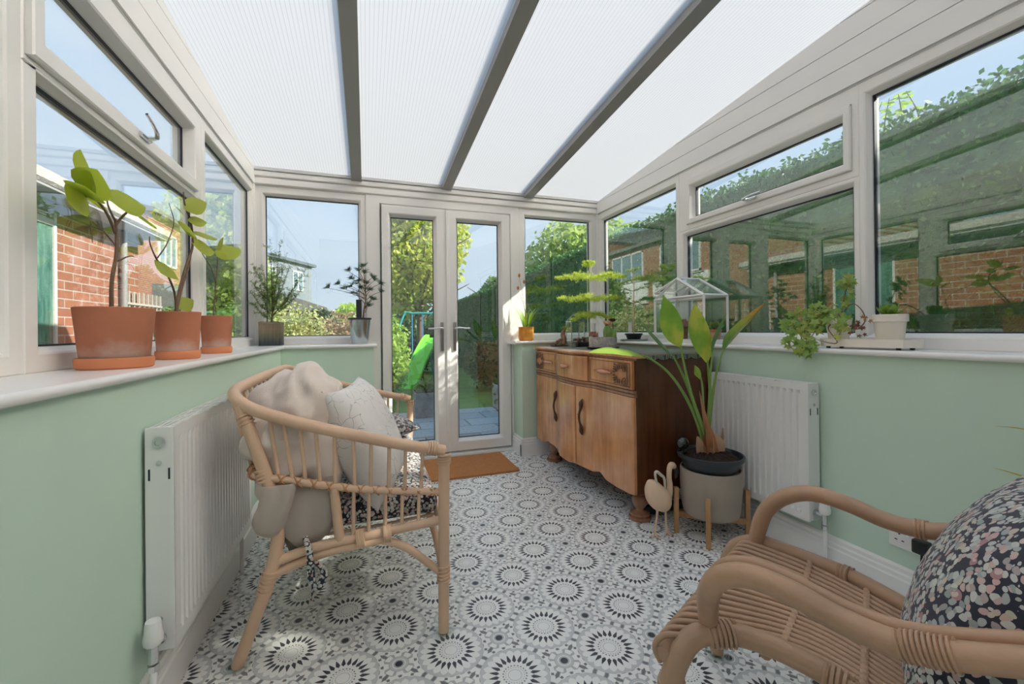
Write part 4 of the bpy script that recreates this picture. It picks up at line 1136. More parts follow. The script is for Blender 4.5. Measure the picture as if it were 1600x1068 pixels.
# ------------------------------------------------------------------ second chair, seen from beside it
def lounge_chair():
    t = empty('rattan_armchair', (.95, .72, 0), 'honey coloured cane armchair with looped arms standing in the near right corner', 'armchair')
    def T(name, pts, r, seg=12, mat=RATTAN2, extra=None, n=6, par=None):
        bm = bmesh.new(); tube(bm, pts, r, seg, n)
        if extra: extra(bm)
        return link(name, bm, mat, par or t, 60)
    # frame side rails that turn down into the front legs
    far = [(1.058, 1.075, .012), (1.085, 1.085, .20), (1.125, 1.075, .33), (1.160, 1.020, .378), (1.185, .95, .384), (1.208, .87, .384), (1.226, .77, .384), (1.232, .62, .37), (1.235, .40, .33)]
    near = [(.665, .795, .012), (.645, .785, .12), (.622, .768, .25), (.632, .748, .345), (.68, .742, .385), (.755, .708, .390), (.810, .625, .390), (.850, .52, .375), (.88, .36, .33)]
    def wr(a, b, r=.026, n=5):
        return lambda bm: wrap(bm, a, b, r, n, .0045)
    T('leg', far, .0195, 14, extra=wr((1.218, .80, .384), (1.222, .775, .384), .022, 3))
    T('leg', near, [.021, .022, .023, .024, .0235, .022, .021, .020, .019], 14, extra=lambda bm: (wrap(bm, (.70, .738, .386), (.752, .712, .390), .0245, 6, .0045), wrap(bm, (.625, .770, .24), (.624, .762, .29), .0255, 4, .0045), wrap(bm, (.830, .575, .385), (.845, .54, .380), .0225, 4, .0045)))
    # back legs and back hoop
    T('leg', [(1.30, .20, .012), (1.265, .32, .20), (1.235, .42, .34), (1.25, .38, .55), (1.27, .31, .80)], .0185, 12)
    T('leg', [(.93, .06, .012), (.91, .16, .20), (.885, .33, .33), (.93, .27, .55), (.97, .19, .80)], .0185, 12)
    T('back_hoop', [(1.235, .40, .36), (1.265, .32, .62), (1.28, .25, .86), (1.22, .18, .96), (1.11, .13, .985), (1.01, .09, .96), (.94, .12, .86), (.91, .22, .62), (.88, .34, .36)], .0185, 12)
    # curved stretcher hoops under the near side
    T('brace', [(.60, .80, .02), (.655, .765, .14), (.735, .705, .225), (.80, .62, .215), (.87, .50, .12), (.92, .38, .02)], .0165, 12)
    T('brace', [(1.07, 1.07, .10), (1.13, .98, .22), (1.19, .85, .27), (1.23, .70, .22), (1.26, .55, .08)], .0155, 12)
    # front rail under the slats
    T('front_rail', [(.605, .765, .345), (.75, .845, .352), (.90, .91, .355), (1.03, .968, .355), (1.135, 1.025, .35)], .0165, 12)
    T('cross_rail', [(.80, .68, .357), (1.0, .79, .345), (1.205, .90, .357)], .0125, 10); T('cross_rail', [(.86, .54, .352), (1.04, .64, .340), (1.222, .745, .352)], .0125, 10)
    T('back_rail', [(.89, .36, .33), (1.06, .40, .32), (1.235, .43, .335)], .014, 10)
    # seat rods, running from under the front edge to the back
    N = 20
    Fa, Fb = Vector((.605, .765)), Vector((1.135, 1.025)); Ba, Bb = Vector((.893, .37)), Vector((1.222, .44))
    Ma, Mb = Vector((.815, .655)), Vector((1.192, .865))
    C2a, C2b = Vector((.872, .535)), Vector((1.208, .73))
    for k in range(N):
        s = (k + .5) / N
        f, m1, m2, b = Fa.lerp(Fb, s), Ma.lerp(Mb, s), C2a.lerp(C2b, s), Ba.lerp(Bb, s)
        d = (f - m1).normalized(); sag = .012 * sin(pi * s)
        pts = [(f.x + d.x * .012, f.y + d.y * .012, .322), (f.x + d.x * .024, f.y + d.y * .024, .350), (f.x + d.x * .010, f.y + d.y * .010, .375), (f.x - d.x * .03, f.y - d.y * .03, .383), (m1.x, m1.y, .378 - sag), (m2.x, m2.y, .372 - sag), (b.x, b.y, .352 - sag)]
        T('seat_rod', pts, .0068, 7, n=4)
    def bind(A, B, z):
        bm = bmesh.new()
        for k in range(N + 1):
            s = k / N; p = A.lerp(B, s); sag = .012 * sin(pi * s)
            u = Vector((B.x - A.x, B.y - A.y, 0)).normalized() * .012
            a, b = Vector((p.x, p.y, z + .006 - sag)) - u, Vector((p.x, p.y, z + .006 - sag)) + u
            tube(bm, [tuple(a + Vector((0, 0, -.012))), tuple((a + b) / 2 + Vector((0, 0, .002))), tuple(b + Vector((0, 0, -.012)))], .0075, 6, 3)
        link('cane_binding', bm, RATTAN2, t, 60)
    bind(Ma, Mb, .376); bind(C2a, C2b, .370)
    # arms
    fa = [(1.148, 1.006, .375), (1.150, .998, .42), (1.158, .975, .492), (1.180, .930, .548), (1.208, .868, .576), (1.240, .795, .570), (1.268, .722, .552), (1.292, .655, .552), (1.32, .585, .572), (1.33, .50, .60), (1.30, .36, .64)]
    T('arm', fa, [.019, .022, .0225, .0225, .022, .0215, .021, .0205, .020, .019, .018], 14, extra=lambda bm: wrap(bm, (1.288, .668, .552), (1.296, .648, .5525), .0215, 3, .004))
    T('arm_inner_rod', [(p[0] + .022, p[1] + .006, p[2] - .012) for p in fa[1:]], .0105, 10)
    na = NEAR_ARM
    T('arm', na, [.019, .021, .0225, .0225, .0225, .022, .0215, .021, .020, .019][:len(na)], 14, extra=lambda bm: wrap(bm, na[-3], na[-2], .0215, 10, .003))
    T('arm_inner_rod', [(p[0] + .026, p[1] + .020, p[2] + .010) for p in na[1:]], .0120, 10)
    return t
NEAR_ARM = [(.722, .752, .372), (.700, .735, .43), (.674, .705, .50), (.672, .672, .55), (.690, .622, .578), (.722, .560, .575), (.752, .495, .560), (.785, .430, .556), (.81, .37, .575), (.86, .27, .62)]
lounge_chair()
castor_cup(1.058, 1.075, 'clear round castor cup under the front leg of the honey cane armchair')
o = tag(link('floral_cushion', cushion_mesh(.60, .46, .24, seed=4, pin=.12, p=2.0), FLORAL2, None, 180), 'large navy floral cushion propped on the honey cane armchair', 'cushion')
place_axes(o, (1.13, .435, .555), (.93, .37, 0), (.16, -.40, .85))

# ------------------------------------------------------------------ oak sideboard
def sideboard():
    t = empty('oak_sideboard', (1.6, 2.6, 0), 'old oak sideboard with bowed front and bulbous feet against the right wall', 'sideboard')
    Y0, Y1 = 1.915, 3.285; XB = 1.875; ZT = .895
    def xf(y): return 1.345 - .045 * exp(-((y - 2.61) / .22) ** 4)
    def zb(y):
        k = [(1.915, .165), (1.99, .155), (2.10, .150), (2.19, .152), (2.27, .178), (2.36, .160), (2.45, .166), (2.52, .166), (2.62, .150), (2.75, .152), (2.80, .158), (2.95, .17), (3.05, .175), (3.12, .15), (3.285, .148)]
        for a, b in zip(k, k[1:]):
            if a[0] <= y <= b[0]:
                u = (y - a[0]) / (b[0] - a[0]); u = u * u * (3 - 2 * u); return a[1] + (b[1] - a[1]) * u
        return k[-1][1]
    def front(name, ya, yb, za, zb_, mat, proud=.0, n=28, par=None, thick=.018, rnd=.004):
        """panel following the serpentine front; za/zb_ numbers or functions"""
        bm = bmesh.new(); F, B = [], []
        for i in range(n + 1):
            y = ya + (yb - ya) * i / n; x = xf(y) - proud
            e = min(1, min(i, n - i) / 1.0); x += rnd * (1 - e)
            lo = za(y) if callable(za) else za; hi = zb_(y) if callable(zb_) else zb_
            F.append([bm.verts.new((x + (rnd if k in (0, 3) else 0), y, z)) for k, z in enumerate((lo, lo + rnd, hi - rnd, hi))])
            B.append([bm.verts.new((x + thick, y, z)) for z in (lo, lo + rnd, hi - rnd, hi)])
        for i in range(n):
            for k in range(3):
                bm.faces.new((F[i][k], F[i + 1][k], F[i + 1][k + 1], F[i][k + 1])); bm.faces.new((B[i][k], B[i][k + 1], B[i + 1][k + 1], B[i + 1][k]))
            bm.faces.new((F[i][0], B[i][0], B[i + 1][0], F[i + 1][0])); bm.faces.new((F[i][3], F[i + 1][3], B[i + 1][3], B[i][3]))
        for A, Q in ((F[0], B[0]), (F[-1], B[-1])):
            for k in range(3): bm.faces.new((A[k], A[k + 1], Q[k + 1], Q[k]))
        return link(name, bm, mat, par or t, 35)
    bm = bmesh.new(); box(bm, 1.362, XB, Y1 - .02, Y1, .15, ZT, .002); link('side_panel', bm, OAKSIDE, t)
    bm = bmesh.new(); box(bm, 1.362, XB, Y0, Y0 + .02, .165, ZT, .002)
    link('side_panel', bm, OAKSIDE, t)
    bm = bmesh.new(); box(bm, 1.37, XB, Y0 + .02, Y1 - .02, .2, .215); box(bm, XB - .012, XB, Y0 + .02, Y1 - .02, .2, ZT); box(bm, 1.368, 1.38, Y0 + .02, Y1 - .02, .19, ZT - .002); box(bm, 1.38, XB, Y0 + .02, Y1 - .02, .70, .712)
    link('carcass', bm, OAKSIDE, t)
    # top board with bowed nosing
    bm = bmesh.new(); F = []
    n = 40
    for i in range(n + 1):
        y = Y0 - .008 + (Y1 - Y0 + .012) * i / n; x = xf(min(max(y, Y0), Y1)) - .014
        F.append([bm.verts.new(q) for q in ((x + .006, y, ZT), (x, y, ZT + .006), (x, y, ZT + .016), (x + .006, y, ZT + .020), (XB, y, ZT + .020), (XB, y, ZT))])
    for a, b in zip(F, F[1:]):
        for k in range(6): bm.faces.new((a[k], a[(k + 1) % 6], b[(k + 1) % 6], b[k]))
    bm.faces.new(F[0]); bm.faces.new(F[-1])
    link('top_board', bm, OAK, t, 35)
    # drawers
    front('rail', Y0, Y1, .705, .722, OAKRAIL, .004)
    front('rail', Y0, Y1, .685, .703, OAKRAIL, .001); front('rail', Y0, Y1, .884, .895, OAKRAIL, .003)
    dw = [(Y0 + .018, 2.368, 'drawer'), (2.380, 2.862, 'drawer'), (2.874, Y1 - .016, 'drawer')]
    def scroll(par, yc, m):
        bm = bmesh.new()
        for sz in (1, -1):
            for (cy, cz, r0, tr) in ((0, .033, .024, 1.6), (.052, .038, .016, 1.4), (.078, .020, .012, 1.3)):
                pts = []
                for k in range(26):
                    a = k / 25 * 2 * pi * tr; r = r0 * (1 - .75 * k / 25)
                    y = yc + m * (cy + r * cos(a)); pts.append((xf(y) - .0125, y, .803 + sz * (cz + r * sin(a))))
                tube(bm, pts, .0032, 5, smooth=False)
            for k in range(4):
                y = yc + m * (.095 - k * .004); z = .803 + sz * (.008 + .014 * k)
                tube(bm, [(xf(y) - .011, y, z), (xf(y) - .014, y + m * .012, z + sz * .004), (xf(y) - .011, y + m * .022, z + sz * .002)], [.004, .0045, .001], 5, 3)
            pts = [(xf(yc + m * d) - .012, yc + m * d, .803 + sz * z) for d, z in ((-.028, .0), (-.030, .045), (-.008, .064), (.03, .060), (.06, .062))]
            tube(bm, pts, .0028, 5, 5)
        link('carved_scroll', bm, pbr('dark_carving', (.15, .07, .04), .35), par, 60)
    for i, (a, b, nm) in enumerate(dw):
        d = front(nm, a, b, .725, .882, OAK, .010 if i == 1 else .004, par=t)
        ym = (a + b) / 2
        if i != 1:
            bm = bmesh.new()
            for q in ((a + .012, b - .012, .738, .742), (a + .012, b - .012, .865, .869)):
                pts = [(xf(q[0] + (q[1] - q[0]) * k / 6) - .005, q[0] + (q[1] - q[0]) * k / 6, (q[2] + q[3]) / 2) for k in range(7)]; tube(bm, pts, .0025, 5, smooth=False)
            for yy in (a + .012, b - .012): tube(bm, [(xf(yy) - .005, yy, .74), (xf(yy) - .005, yy, .867)], .0025, 5, smooth=False)
            link('moulding', bm, OAKRAIL, d, 60)
            scroll(d, a + .055 if i == 0 else b - .055, 1 if i == 0 else -1)
            if i == 0: ym += .055
            else: ym -= .055
        bm = bmesh.new()
        w_ = .095 if i != 1 else .06; xx = xf(ym) - (.010 if i == 1 else .004)
        tube(bm, [(xx - .012, ym - w_, .803), (xx - .016, ym - w_ * .5, .803), (xx - .022, ym - w_ * .15, .804), (xx - .022, ym + w_ * .15, .804), (xx - .016, ym + w_ * .5, .803), (xx - .012, ym + w_, .803)], [.004, .010, .014, .014, .010, .004], 8)
        for dy in (-w_ * .45, w_ * .45): tube(bm, [(xx + .002, ym + dy, .803), (xx - .016, ym + dy, .803)], .006, 8, smooth=False)
        link('drawer_pull', bm, COPPER, d, 60)
    # doors and the bowed centre panel
    zt = .684
    def handle(par, y):
        bm = bmesh.new(); x = xf(y) - .006
        tube(bm, [(x - .002, y, .375), (x - .010, y, .40), (x - .012, y, .43), (x - .020, y, .455), (x - .025, y, .49), (x - .020, y, .525), (x - .012, y, .55), (x - .010, y, .58), (x - .002, y, .605)],
             [.003, .0135, .011, .0075, .008, .0075, .011, .0135, .003], 10)
        link('door_handle', bm, DARKWOOD, par, 60)
    d1 = front('door', Y0 + .004, 2.500, zb, zt, OAK, .002, 40); handle(d1, 2.425)
    bm = bmesh.new(); lathe(bm, [(0, 0), (.006, 0), (.006, .004), (.003, .005), (0, .012)], (0, 0, 0), 10); bm.transform(Matrix.Translation((xf(2.47) - .002, 2.47, .50)) @ Matrix.Rotation(-pi / 2, 4, 'Y'))
    link('key', bm, COPPER, d1, 60)
    front('centre_panel', 2.505, 2.770, zb, zt, OAK, .007, 20, rnd=.007)
    d2 = front('door', 2.775, Y1 - .004, zb, zt, OAK, .002, 36); handle(d2, 2.845)
    prof = [(0, 0), (.060, 0), (.062, .008), (.060, .016), (.050, .018), (.050, .022), (.055, .026), (.052, .036), (.040, .042), (.024, .050), (.022, .058), (.034, .072), (.043, .090), (.045, .108), (.038, .128), (.030, .138), (.034, .150), (.034, .20), (0, .20)]
    for x, y in ((1.432, 1.995), (1.432, 3.12), (1.80, 1.995), (1.80, 3.12)):
        bm = bmesh.new(); lathe(bm, prof, (x, y, .001), 28); link('foot', bm, OAKRAIL, t, 40)
    for y in (1.995, 3.12):
        bm = bmesh.new(); box(bm, 1.44, 1.80, y - .02, y + .02, .02, .062, .004); link('stretcher', bm, BLACKP, t)
sideboard()
def runner():
    m, g = new_mat('sage_patterned_runner')
    geo = g.node('ShaderNodeNewGeometry'); sp = g.node('ShaderNodeSeparateXYZ', {0: geo.outputs['Position']})
    k = g.m('FRACT', g.mul(sp.outputs[0], 1 / .075)); h = g.m('FRACT', g.mul(sp.outputs[1], 1 / .075))
    a = g.sub(k, .5); b = g.sub(h, .5); r = g.m('SQRT', g.add(g.mul(a, a), g.mul(b, b)))
    rings = g.m('ABSOLUTE', g.m('SINE', g.mul(r, 22.)))
    nearend = g.lt(sp.outputs[1], 2.02)
    c = g.mix(g.mul(g.lt(rings, .55), nearend), (.36, .43, .35), (.05, .08, .06))
    c = g.mix(g.mul(g.noise(geo.outputs['Position'], 60., 2.), .3), c, (.50, .56, .48))
    p = g.node('ShaderNodeBsdfPrincipled', {'Base Color': c, 'Roughness': .9}); g.l.new(p.outputs[0], g.out.inputs[0])
    bm = bmesh.new(); rows = []
    ys = [3.20 - (3.20 - 1.925) * i / 40 for i in range(41)] + [1.912, 1.904, 1.902]
    for j, y in enumerate(ys):
        row = []
        for i in range(25):
            x = 1.42 + .44 * i / 24; z = .9175 + .0012 * noise.noise(Vector((x * 9, y * 9, 0)))
            if j == 41: z = .9165
            if j == 42: z = .910
            if j == 43: z = .893 - .010 * abs(sin(pi * i / 4))
            row.append(bm.verts.new((x, y, z)))
        rows.append(row)
    for a_, b_ in zip(rows, rows[1:]):
        for i in range(24): bm.faces.new((a_[i], a_[i + 1], b_[i + 1], b_[i]))
    bmesh.ops.solidify(bm, geom=list(bm.faces), thickness=.0016)
    tag(link('table_runner', bm, m, None, 60), 'sage green patterned runner lying along the top of the oak sideboard', 'table runner')
runner()

# ------------------------------------------------------------------ pots and plants
def pot_prof(r0, r1, h, th=.006, rim=0., rimw=.003, soil=.02):
    p = [(0, 0), (r0 - .003, 0), (r0, .003)]
    if rim: p += [(r0 + (r1 - r0) * (1 - rim / h), h - rim), (r1 + rimw, h - rim + .002), (r1 + rimw, h - .002), (r1 + rimw - .002, h)]
    else: p += [(r1, h - .002), (r1 - .002, h)]
    p += [(r1 - th, h), (r1 - th - .002, h - soil), (0, h - soil)]
    return p
def round_soil(bm, x, y, z, r, seed=0, hump=.006):
    R = random.Random(seed); rings = [[bm.verts.new((x, y, z + hump))]]
    for i in range(1, 7):
        rr = r * i / 6; rings.append([bm.verts.new((x + rr * cos(2 * pi * k / 24), y + rr * sin(2 * pi * k / 24), z + hump * (1 - (i / 6) ** 2) + R.uniform(-.003, .003) * (i < 6))) for k in range(24)])
    for k in range(24): bm.faces.new((rings[0][0], rings[1][k], rings[1][(k + 1) % 24]))
    for a, b in zip(rings[1:], rings[2:]):
        for k in range(24): bm.faces.new((a[k], b[k], b[(k + 1) % 24], a[(k + 1) % 24]))

LEAF_LIME = leafmat('fresh_round_leaf', [(.28, .46, .03), (.36, .54, .05), (.56, .60, .07), (.22, .40, .04)], .55)
LEAF_YEL = leafmat('yellowing_leaf', [(.62, .58, .08), (.46, .54, .08), (.32, .46, .06)], .55)
STEMB = pbr('woody_stem', (.16, .10, .06), .8, var=.3, vscale=30)
STEMG = pbr('green_stem', (.22, .34, .10), .6)
def terracotta_pot(x, y, r0, r1, zs, zt, zbase, label, stems, leaves, leafm, LS=1.25):
    t = empty('terracotta_pot_plant', (x, y, .961), label, 'potted plant', 'terracotta pots on the left windowsill')
    bm = bmesh.new(); lathe(bm, [(0, 0), (r1 * .90, 0), (r1 * .95, .004), (r1 * .97, .024), (r1 * .94, .030), (r1 * .90, .029), (r1 * .88, .010), (0, .010)], (x, y, .9615), 40); link('saucer', bm, SAUCER, t, 40)
    bm = bmesh.new(); h = zt - .973; lathe(bm, pot_prof(r0, r1, h, .007, 0, soil=.016), (0, 0, 0), 44)
    o = link('pot', bm, TERRA, t, 40); o.location = Vector((x, y, .973)) - t.location; o.matrix_parent_inverse = Matrix.Identity(4)
    bm = bmesh.new(); round_soil(bm, x, y, zt - .014, r1 - .009, 3); link('soil', bm, SOIL, t, 180)
    bm = bmesh.new()
    for pts, r in stems: tube(bm, pts, r, 8)
    st = link('stem', bm, STEMB, t, 180)
    for (b, d, L, W, nr) in leaves:
        bm = bmesh.new(); leafat(bm, b, d, L * LS, W * LS * 1.1, nr, .12, .12, 4); link('leaf', bm, leafm, t, 180)
X = -.66
terracotta_pot(X, 1.475, .073, .087, .96, 1.128, .96, 'largest terracotta pot on the left sill with a tall stem of big green leaves',
    [([(X, 1.455, 1.11), (X, 1.458, 1.20), (X, 1.480, 1.274), (X, 1.483, 1.337), (X, 1.477, 1.377)], [.0055, .005, .0045, .004, .0035]),
     ([(X, 1.477, 1.337), (X, 1.45, 1.370), (X, 1.42, 1.392), (X, 1.389, 1.404), (X, 1.345, 1.400)], [.004, .0035, .003, .003, .002]),
     ([(X, 1.480, 1.36), (X, 1.505, 1.385), (X, 1.530, 1.405), (X, 1.556, 1.423)], [.0035, .003, .003, .002]), ([(X, 1.478, 1.37), (X, 1.455, 1.391), (X, 1.441, 1.409), (X, 1.44, 1.43)], [.003, .0025, .002, .0015]),
     ([(X, 1.485, 1.26), (X + .01, 1.525, 1.281), (X + .01, 1.557, 1.284)], [.0025, .002, .001]), ([(X, 1.483, 1.30), (X - .01, 1.44, 1.335), (X - .01, 1.39, 1.348), (X, 1.368, 1.325), (X, 1.372, 1.29)], [.002, .0018, .0015, .0012, .001])],
    [((X, 1.345, 1.400), (.5, -.9, .10), .085, .030, (.5, .1, .9)), ((X, 1.360, 1.408), (.3, -.60, .55), .105, .036, (.75, .1, .6)), ((X, 1.352, 1.402), (.65, -.8, .45), .10, .032, (.6, .1, .8)), ((X, 1.350, 1.398), (.15, -.7, -.25), .075, .030, (.9, 0, .3)),
     ((X, 1.445, 1.425), (.4, .9, .15), .095, .032, (.85, -.2, .55)), ((X, 1.556, 1.423), (.2, .9, -.10), .080, .025, (.6, 0, .8)), ((X, 1.60, 1.425), (.1, 1, -.12), .082, .024, (.5, 0, .8)), ((X, 1.42, 1.40), (-.5, .5, .3), .06, .022, (.8, 0, .6))], LEAF_LIME)
terracotta_pot(X, 1.888, .062, .071, .96, 1.135, .96, 'middle terracotta pot on the left sill with crossing brown stems and yellow green leaves',
    [([(X, 1.868, 1.115), (X, 1.902, 1.212), (X, 1.975, 1.325), (X, 2.035, 1.408), (X, 2.02, 1.50), (X, 1.962, 1.552), (X, 1.950, 1.600)], [.006, .0055, .005, .0045, .004, .003, .0018]),
     ([(X, 1.872, 1.13), (X, 1.862, 1.20), (X, 1.806, 1.26), (X, 1.724, 1.304), (X, 1.68, 1.345), (X, 1.675, 1.37)], [.004, .0038, .0032, .0028, .002, .0015]), ([(X, 1.88, 1.14), (X, 1.93, 1.23), (X, 1.99, 1.31), (X, 2.02, 1.37)], [.004, .0035, .003, .002]),
     ([(X, 1.73, 1.31), (X, 1.80, 1.37), (X, 1.86, 1.46), (X, 1.82, 1.52)], [.0022, .002, .0016, .001])],
    [((X, 1.955, 1.535), (.4, .4, .35), .080, .026, (.8, -.2, .4)), ((X, 1.99, 1.445), (.4, -.95, .15), .105, .032, (.75, 0, .7)), ((X, 2.03, 1.420), (.5, .7, -.1), .085, .032, (.9, -.1, .5)), ((X, 1.71, 1.30), (.4, .15, -.35), .070, .034, (.95, 0, .2)),
     ((X, 2.04, 1.46), (.35, 1, .18), .125, .022, (.6, 0, .8)), ((X, 1.95, 1.51), (.2, -1, .12), .085, .019, (.7, 0, .6)), ((X, 2.0, 1.45), (.5, -.6, -.25), .075, .020, (.8, 0, .6)), ((X, 1.885, 1.15), (.4, .45, .35), .055, .022, (.8, -.3, .4)), ((X, 1.99, 1.50), (.45, .35, .1), .055, .02, (.8, -.2, .5)), ((X, 2.0, 1.48), (.3, .1, -.6), .06, .02, (.8, .2, .1))], LEAF_YEL)
terracotta_pot(X, 2.317, .055, .064, .96, 1.135, .96, 'smallest terracotta pot on the left sill, nearest the corner, with one thin stem',
    [([(X, 2.27, 1.115), (X, 2.29, 1.203), (X, 2.31, 1.279), (X, 2.255, 1.345), (X, 2.14, 1.397), (X, 2.113, 1.421)], [.003, .0028, .0025, .002, .0016, .001]), ([(X, 2.31, 1.279), (X, 2.33, 1.36), (X, 2.345, 1.425)], [.0022, .0018, .001])],
    [((X, 2.345, 1.425), (.4, .6, .3), .12, .028, (.8, -.2, .5)), ((X, 2.345, 1.425), (.2, 1, .45), .16, .026, (.8, 0, .6)), ((X, 2.34, 1.415), (.4, -.5, .1), .08, .022, (.7, 0, .7)), ((X, 2.35, 1.44), (.3, .1, .8), .06, .02, (.9, 0, .1))], LEAF_YEL)

def needles(bm, p, d, L, n, r, R, spread=1.0):
    """whorl of fine needles around a shoot from p along d"""
    p, d = Vector(p), Vector(d).normalized()
    a = d.cross(Vector((0, 0, 1)) if abs(d.z) < .9 else Vector((1, 0, 0))).normalized(); b = d.cross(a)
    for k in range(n):
        s = R.random(); an = R.uniform(0, 2 * pi); o = p + d * L * s
        v = (d * R.uniform(.2, .8) + (a * cos(an) + b * sin(an)) * spread).normalized() * r * R.uniform(.6, 1.1)
        w_ = v.cross(Vector((R.gauss(0, 1), R.gauss(0, 1), R.gauss(0, 1)))).normalized() * min(r * .055, .0014)
        bm.faces.new([bm.verts.new(q) for q in (o - w_, o + v * .5 - w_ * .9, o + v, o + v * .5 + w_ * .9, o + w_)])

L_ROSE = leafmat('fine_needle_leaf', [(.16, .29, .10), (.28, .40, .12), (.12, .22, .08), (.42, .46, .12)], .35)
L_PINE = leafmat('blue_green_needle', [(.06, .13, .08), (.10, .19, .12), (.16, .25, .13)], .25)
def corner_plant():
    t = empty('galvanised_planter', (-.655, 3.42, .961), 'ribbed tarnished zinc planter with a feathery conifer in the left corner of the sill', 'potted plant')
    bm = bmesh.new(); prof = []; x, y, hw, h = -.640, 3.425, .068, .165
    bx = bmesh.new(); n = 60
    for a, b in (((-1, -1), (1, -1)), ((1, -1), (1, 1)), ((1, 1), (-1, 1)), ((-1, 1), (-1, -1))):
        for k in range(14):
            u, v = k / 14, (k + .5) / 14
            prof.append((x + hw * (a[0] + (b[0] - a[0]) * u), y + hw * (a[1] + (b[1] - a[1]) * u))); q = (a[0] + (b[0] - a[0]) * v, a[1] + (b[1] - a[1]) * v)
            prof.append((x + (hw - .003) * q[0], y + (hw - .003) * q[1]))
    prism(bm, prof, 'z', .9615, .9615 + h)
    box(bm, x - hw - .002, x + hw + .002, y - hw - .002, y + hw + .002, .9615 + h - .012, .9615 + h + .002, .002)
    m, g = new_mat('tarnished_zinc'); tc = g.node('ShaderNodeTexCoord'); z = g.node('ShaderNodeSeparateXYZ', {0: tc.outputs['Object']}).outputs[2]
    n1 = g.noise(g.node('ShaderNodeMapping', {'Vector': tc.outputs['Object'], 'Scale': (9, 9, 1.5)}).outputs[0], 5., 4.)
    f = g.add(g.mul(g.sub(z, .96), 6.), g.mul(n1, .5))
    c = g.ramp(f, [(.35, (.07, .085, .095)), (.6, (.16, .165, .13)), (.95, (.30, .25, .17))])
    p = g.node('ShaderNodeBsdfPrincipled', {'Base Color': c, 'Roughness': .45, 'Metallic': .5}); g.l.new(p.outputs[0], g.out.inputs[0])
    link('planter_box', bm, m, t)
    bm = bmesh.new(); box(bm, x - hw + .004, x + hw - .004, y - hw + .004, y + hw - .004, .9615 + h - .004, .9615 + h + .005, .002); link('soil', bm, SOIL, t)
    R = random.Random(4); sm, lb = bmesh.new(), bmesh.new()
    tips = [(-.64, 3.42, 1.66), (-.62, 3.43, 1.60), (-.735, 3.38, 1.51), (-.74, 3.36, 1.40), (-.69, 3.41, 1.50), (-.46, 3.44, 1.45), (-.42, 3.42, 1.50), (-.52, 3.40, 1.52), (-.55, 3.42, 1.58), (-.74, 3.40, 1.25), (-.76, 3.42, 1.33), (-.50, 3.38, 1.32), (-.57, 3.35, 1.40), (-.66, 3.36, 1.42), (-.58, 3.40, 1.66), (-.70, 3.42, 1.36), (-.45, 3.43, 1.36), (-.60, 3.45, 1.48)]
    tube(sm, [(x, y, 1.12), (x + .01, y, 1.25), (x + .005, y, 1.42), (x, y, 1.60)], [.006, .0045, .003, .0012], 8)
    for q in tips:
        z0 = R.uniform(1.13, min(1.38, q[2] - .1)); b = Vector((x + .005, y, z0)); e = Vector(q); mid = b.lerp(e, .5) + Vector((0, 0, -.02))
        tube(sm, [tuple(b), tuple(mid), tuple(e)], [.0025, .0018, .0008], 5)
        L = (e - b).length
        for k in range(9):
            s = .2 + .8 * k / 8; pnt = b.lerp(mid, s * 2) if s < .5 else mid.lerp(e, s * 2 - 1)
            needles(lb, pnt, (e - b) + Vector((0, 0, .02)), L * .13, 16, .022, R)
            d2 = Vector((R.gauss(0, 1), R.gauss(0, 1), R.uniform(0, 1))).normalized(); needles(lb, pnt, d2, .06, 34, .021, R)
    link('stem', sm, STEMB, t, 180); link('needles', lb, L_ROSE, t)
corner_plant()
def bucket_bonsai():
    x, y = -.045, 3.425
    t = empty('zinc_bucket_plant', (x, y, .961), 'shiny zinc bucket pot with a small dark needled bonsai beside the door', 'potted plant')
    bm = bmesh.new(); lathe(bm, pot_prof(.060, .080, .185, .004, 0, soil=.012), (x, y, .9615), 40)
    for k in range(2): pass
    link('bucket', bm, pbr('brushed_zinc', (.50, .56, .58), .26, 1., var=.25, vscale=14), t, 40)
    bm = bmesh.new(); lathe(bm, [(.072, 0), (.079, 0), (.086, .004), (.087, .012), (.084, .015), (.076, .014), (.072, .006)], (x, y, .961 + .183), 36); lathe(bm, [(0, 0), (.076, 0), (.076, .008), (0, .008)], (x, y, 1.142), 30)
    link('inner_pot_rim', bm, DARKP, t, 40)
    R = random.Random(8); sm, lb = bmesh.new(), bmesh.new()
    tube(sm, [(-.02, y, 1.15), (-.012, y, 1.23), (.002, y, 1.31), (-.006, y, 1.40), (-.01, y, 1.50)], [.006, .005, .004, .003, .0015], 8)
    tube(sm, [(-.012, y, 1.23), (.03, y, 1.29), (.055, y, 1.32)], [.0035, .0028, .002], 6)
    ends = [(-.018, 1.545), (.05, 1.47), (.10, 1.42), (.105, 1.36), (.062, 1.44), (-.045, 1.51), (-.12, 1.51), (-.09, 1.45), (-.19, 1.41), (-.26, 1.38), (-.14, 1.37), (.05, 1.30), (-.075, 1.335), (.005, 1.42), (-.05, 1.43), (.03, 1.37), (-.10, 1.40), (.02, 1.25), (-.03, 1.38), (.0, 1.49)]
    for ex, ez in ends:
        e = Vector((ex, y + R.uniform(-.05, .04), ez)); b = Vector((-.005, y, max(1.20, min(1.42, ez - .07))))
        tube(sm, [tuple(b), tuple(b.lerp(e, .5) + Vector((0, 0, .008))), tuple(e)], [.0028, .002, .0014], 5)
        for k in range(3): needles(lb, e + Vector((R.gauss(0, .006), R.gauss(0, .006), R.gauss(0, .006))), (e - b).normalized() + Vector((0, 0, .6)), .014, 24, .046, R, .9)
    link('trunk', sm, STEMB, t, 180); link('needles', lb, L_PINE, t)
    bm = bmesh.new(); box(bm, -.07, -.03, y + .01, y + .018, 1.13, 1.30, .002); tag_ = link('slate_label', bm, DARKP, t)
bucket_bonsai()
